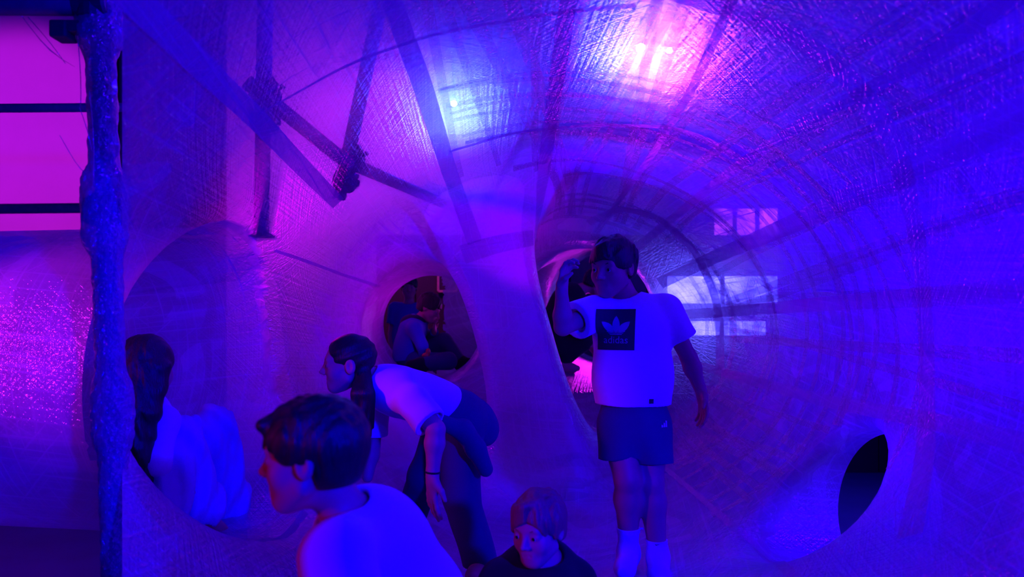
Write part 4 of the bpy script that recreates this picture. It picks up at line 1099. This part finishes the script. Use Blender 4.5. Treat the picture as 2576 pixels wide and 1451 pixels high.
sd_obj('shell', lambda P: smin(ell(P, at(1071, 894, D - 0.27), (0.03, 0.02, 0.022)), ell(P, at(1077, 884, D - 0.27), (0.018, 0.018, 0.026)), 0.01), [at(1050, 0, D).x, D - 0.34, at(0, 915, D).z], [at(1095, 0, D).x, D - 0.2, at(0, 865, D).z], 0.005, M_orange, toy)

D2 = 7.3
hp = Head(at(1029, 722, D2), (0.1, -0.98, -0.1), (0, 0, 1), 0.225)
JP = dict(s=1.1, fwd=Vector((0.1, -1, 0)), head=hp, pelvis=at(1027, 890, D2), waist=at(1027, 850, D2), chest=at(1027, 800, D2), neck=at(1028, 763, D2), skull=at(1029, 745, D2),
    shL=at(1061, 776, D2), shR=at(994, 776, D2), elL=at(1070, 840, D2), wrL=at(1066, 895, D2 - 0.05), elR=at(985, 840, D2), wrR=at(990, 895, D2 - 0.05),
    handL=dict(d=(0, 0, -1), n=(-1, 0, 0), side=-1), handR=dict(d=(0, 0, -1), n=(1, 0, 0)),
    hipL=at(1045, 900, D2), hipR=at(1010, 900, D2), knL=at(1045, 1080, D2 - 0.03), knR=at(1010, 1080, D2 - 0.03), anL=at(1047, 1262, D2), anR=at(1008, 1262, D2), toeL=at(1050, 1276, D2 - 0.16), toeR=at(1004, 1276, D2 - 0.16))
manP = person('person in blue top standing in the dark hall behind the sitting boy', JP, (at(1027, 0, D2).x, D2, FZ), M_skin, M_blk, short_hair(hp, 0.04, 3, None), h=0.010, hh=0.009)
lo, hi = bounds(JP)
sd_obj('shirt', tee(JP, 0.018, hemp=JP['pelvis'], hemn=(0, 0, -1), seed=1.0), lo, hi, 0.011, M_blue, manP)
sd_obj('trousers', jeans(JP, 0.014, (0.07, 0.07), 2.0), lo, hi, 0.011, M_blackc, manP)

# ---- person in black crouching in the right-hand passage behind the standing boy
D3 = 6.1
hk = Head(at(1496, 712, D3), (0.85, 0.3, -0.4), (0.4, 0, 1), 0.215)
JK = dict(s=1.15, wide=1.1, fwd=Vector((0.8, 0.35, -0.45)).normalized(), head=hk, pelvis=at(1395, 868, D3), waist=at(1400, 820, D3), chest=at(1424, 762, D3), neck=at(1462, 728, D3), skull=at(1482, 720, D3),
    shR=at(1420, 768, D3 - 0.18), shL=at(1436, 764, D3 + 0.18), elR=at(1450, 830, D3 - 0.22), wrR=at(1480, 868, D3 - 0.14), elL=at(1466, 826, D3 + 0.2), wrL=at(1494, 866, D3 + 0.1),
    handR=dict(d=(0.6, 0.2, -0.6), n=(0.3, 0, -0.8), side=-1), handL=dict(d=(0.6, -0.2, -0.6), n=(0.3, 0, -0.8)),
    hipR=at(1405, 872, D3 - 0.09), hipL=at(1405, 872, D3 + 0.09), knR=at(1466, 860, D3 - 0.13), knL=at(1466, 860, D3 + 0.13), anR=at(1408, 914, D3 - 0.12), anL=at(1408, 914, D3 + 0.12), toeR=at(1452, 926, D3 - 0.14), toeL=at(1452, 926, D3 + 0.14))
perK = person('person dressed in black crouching in the right passage behind the column', JK, at(1420, 930, D3), M_skin, M_blk, short_hair(hk, 0.04, 3, None), h=0.0095, hh=0.008)
lo, hi = bounds(JK)
sd_obj('hooded_top', tee(JK, 0.024, hemp=JK['pelvis'], hemn=JK['pelvis'] - JK['waist'], seed=1.0, full_sleeve=True), lo, hi, 0.010, M_blackc, perK)
sd_obj('trousers', jeans(JK, 0.014, (0.05, 0.05), 2.0), lo, hi, 0.010, M_blackc, perK)
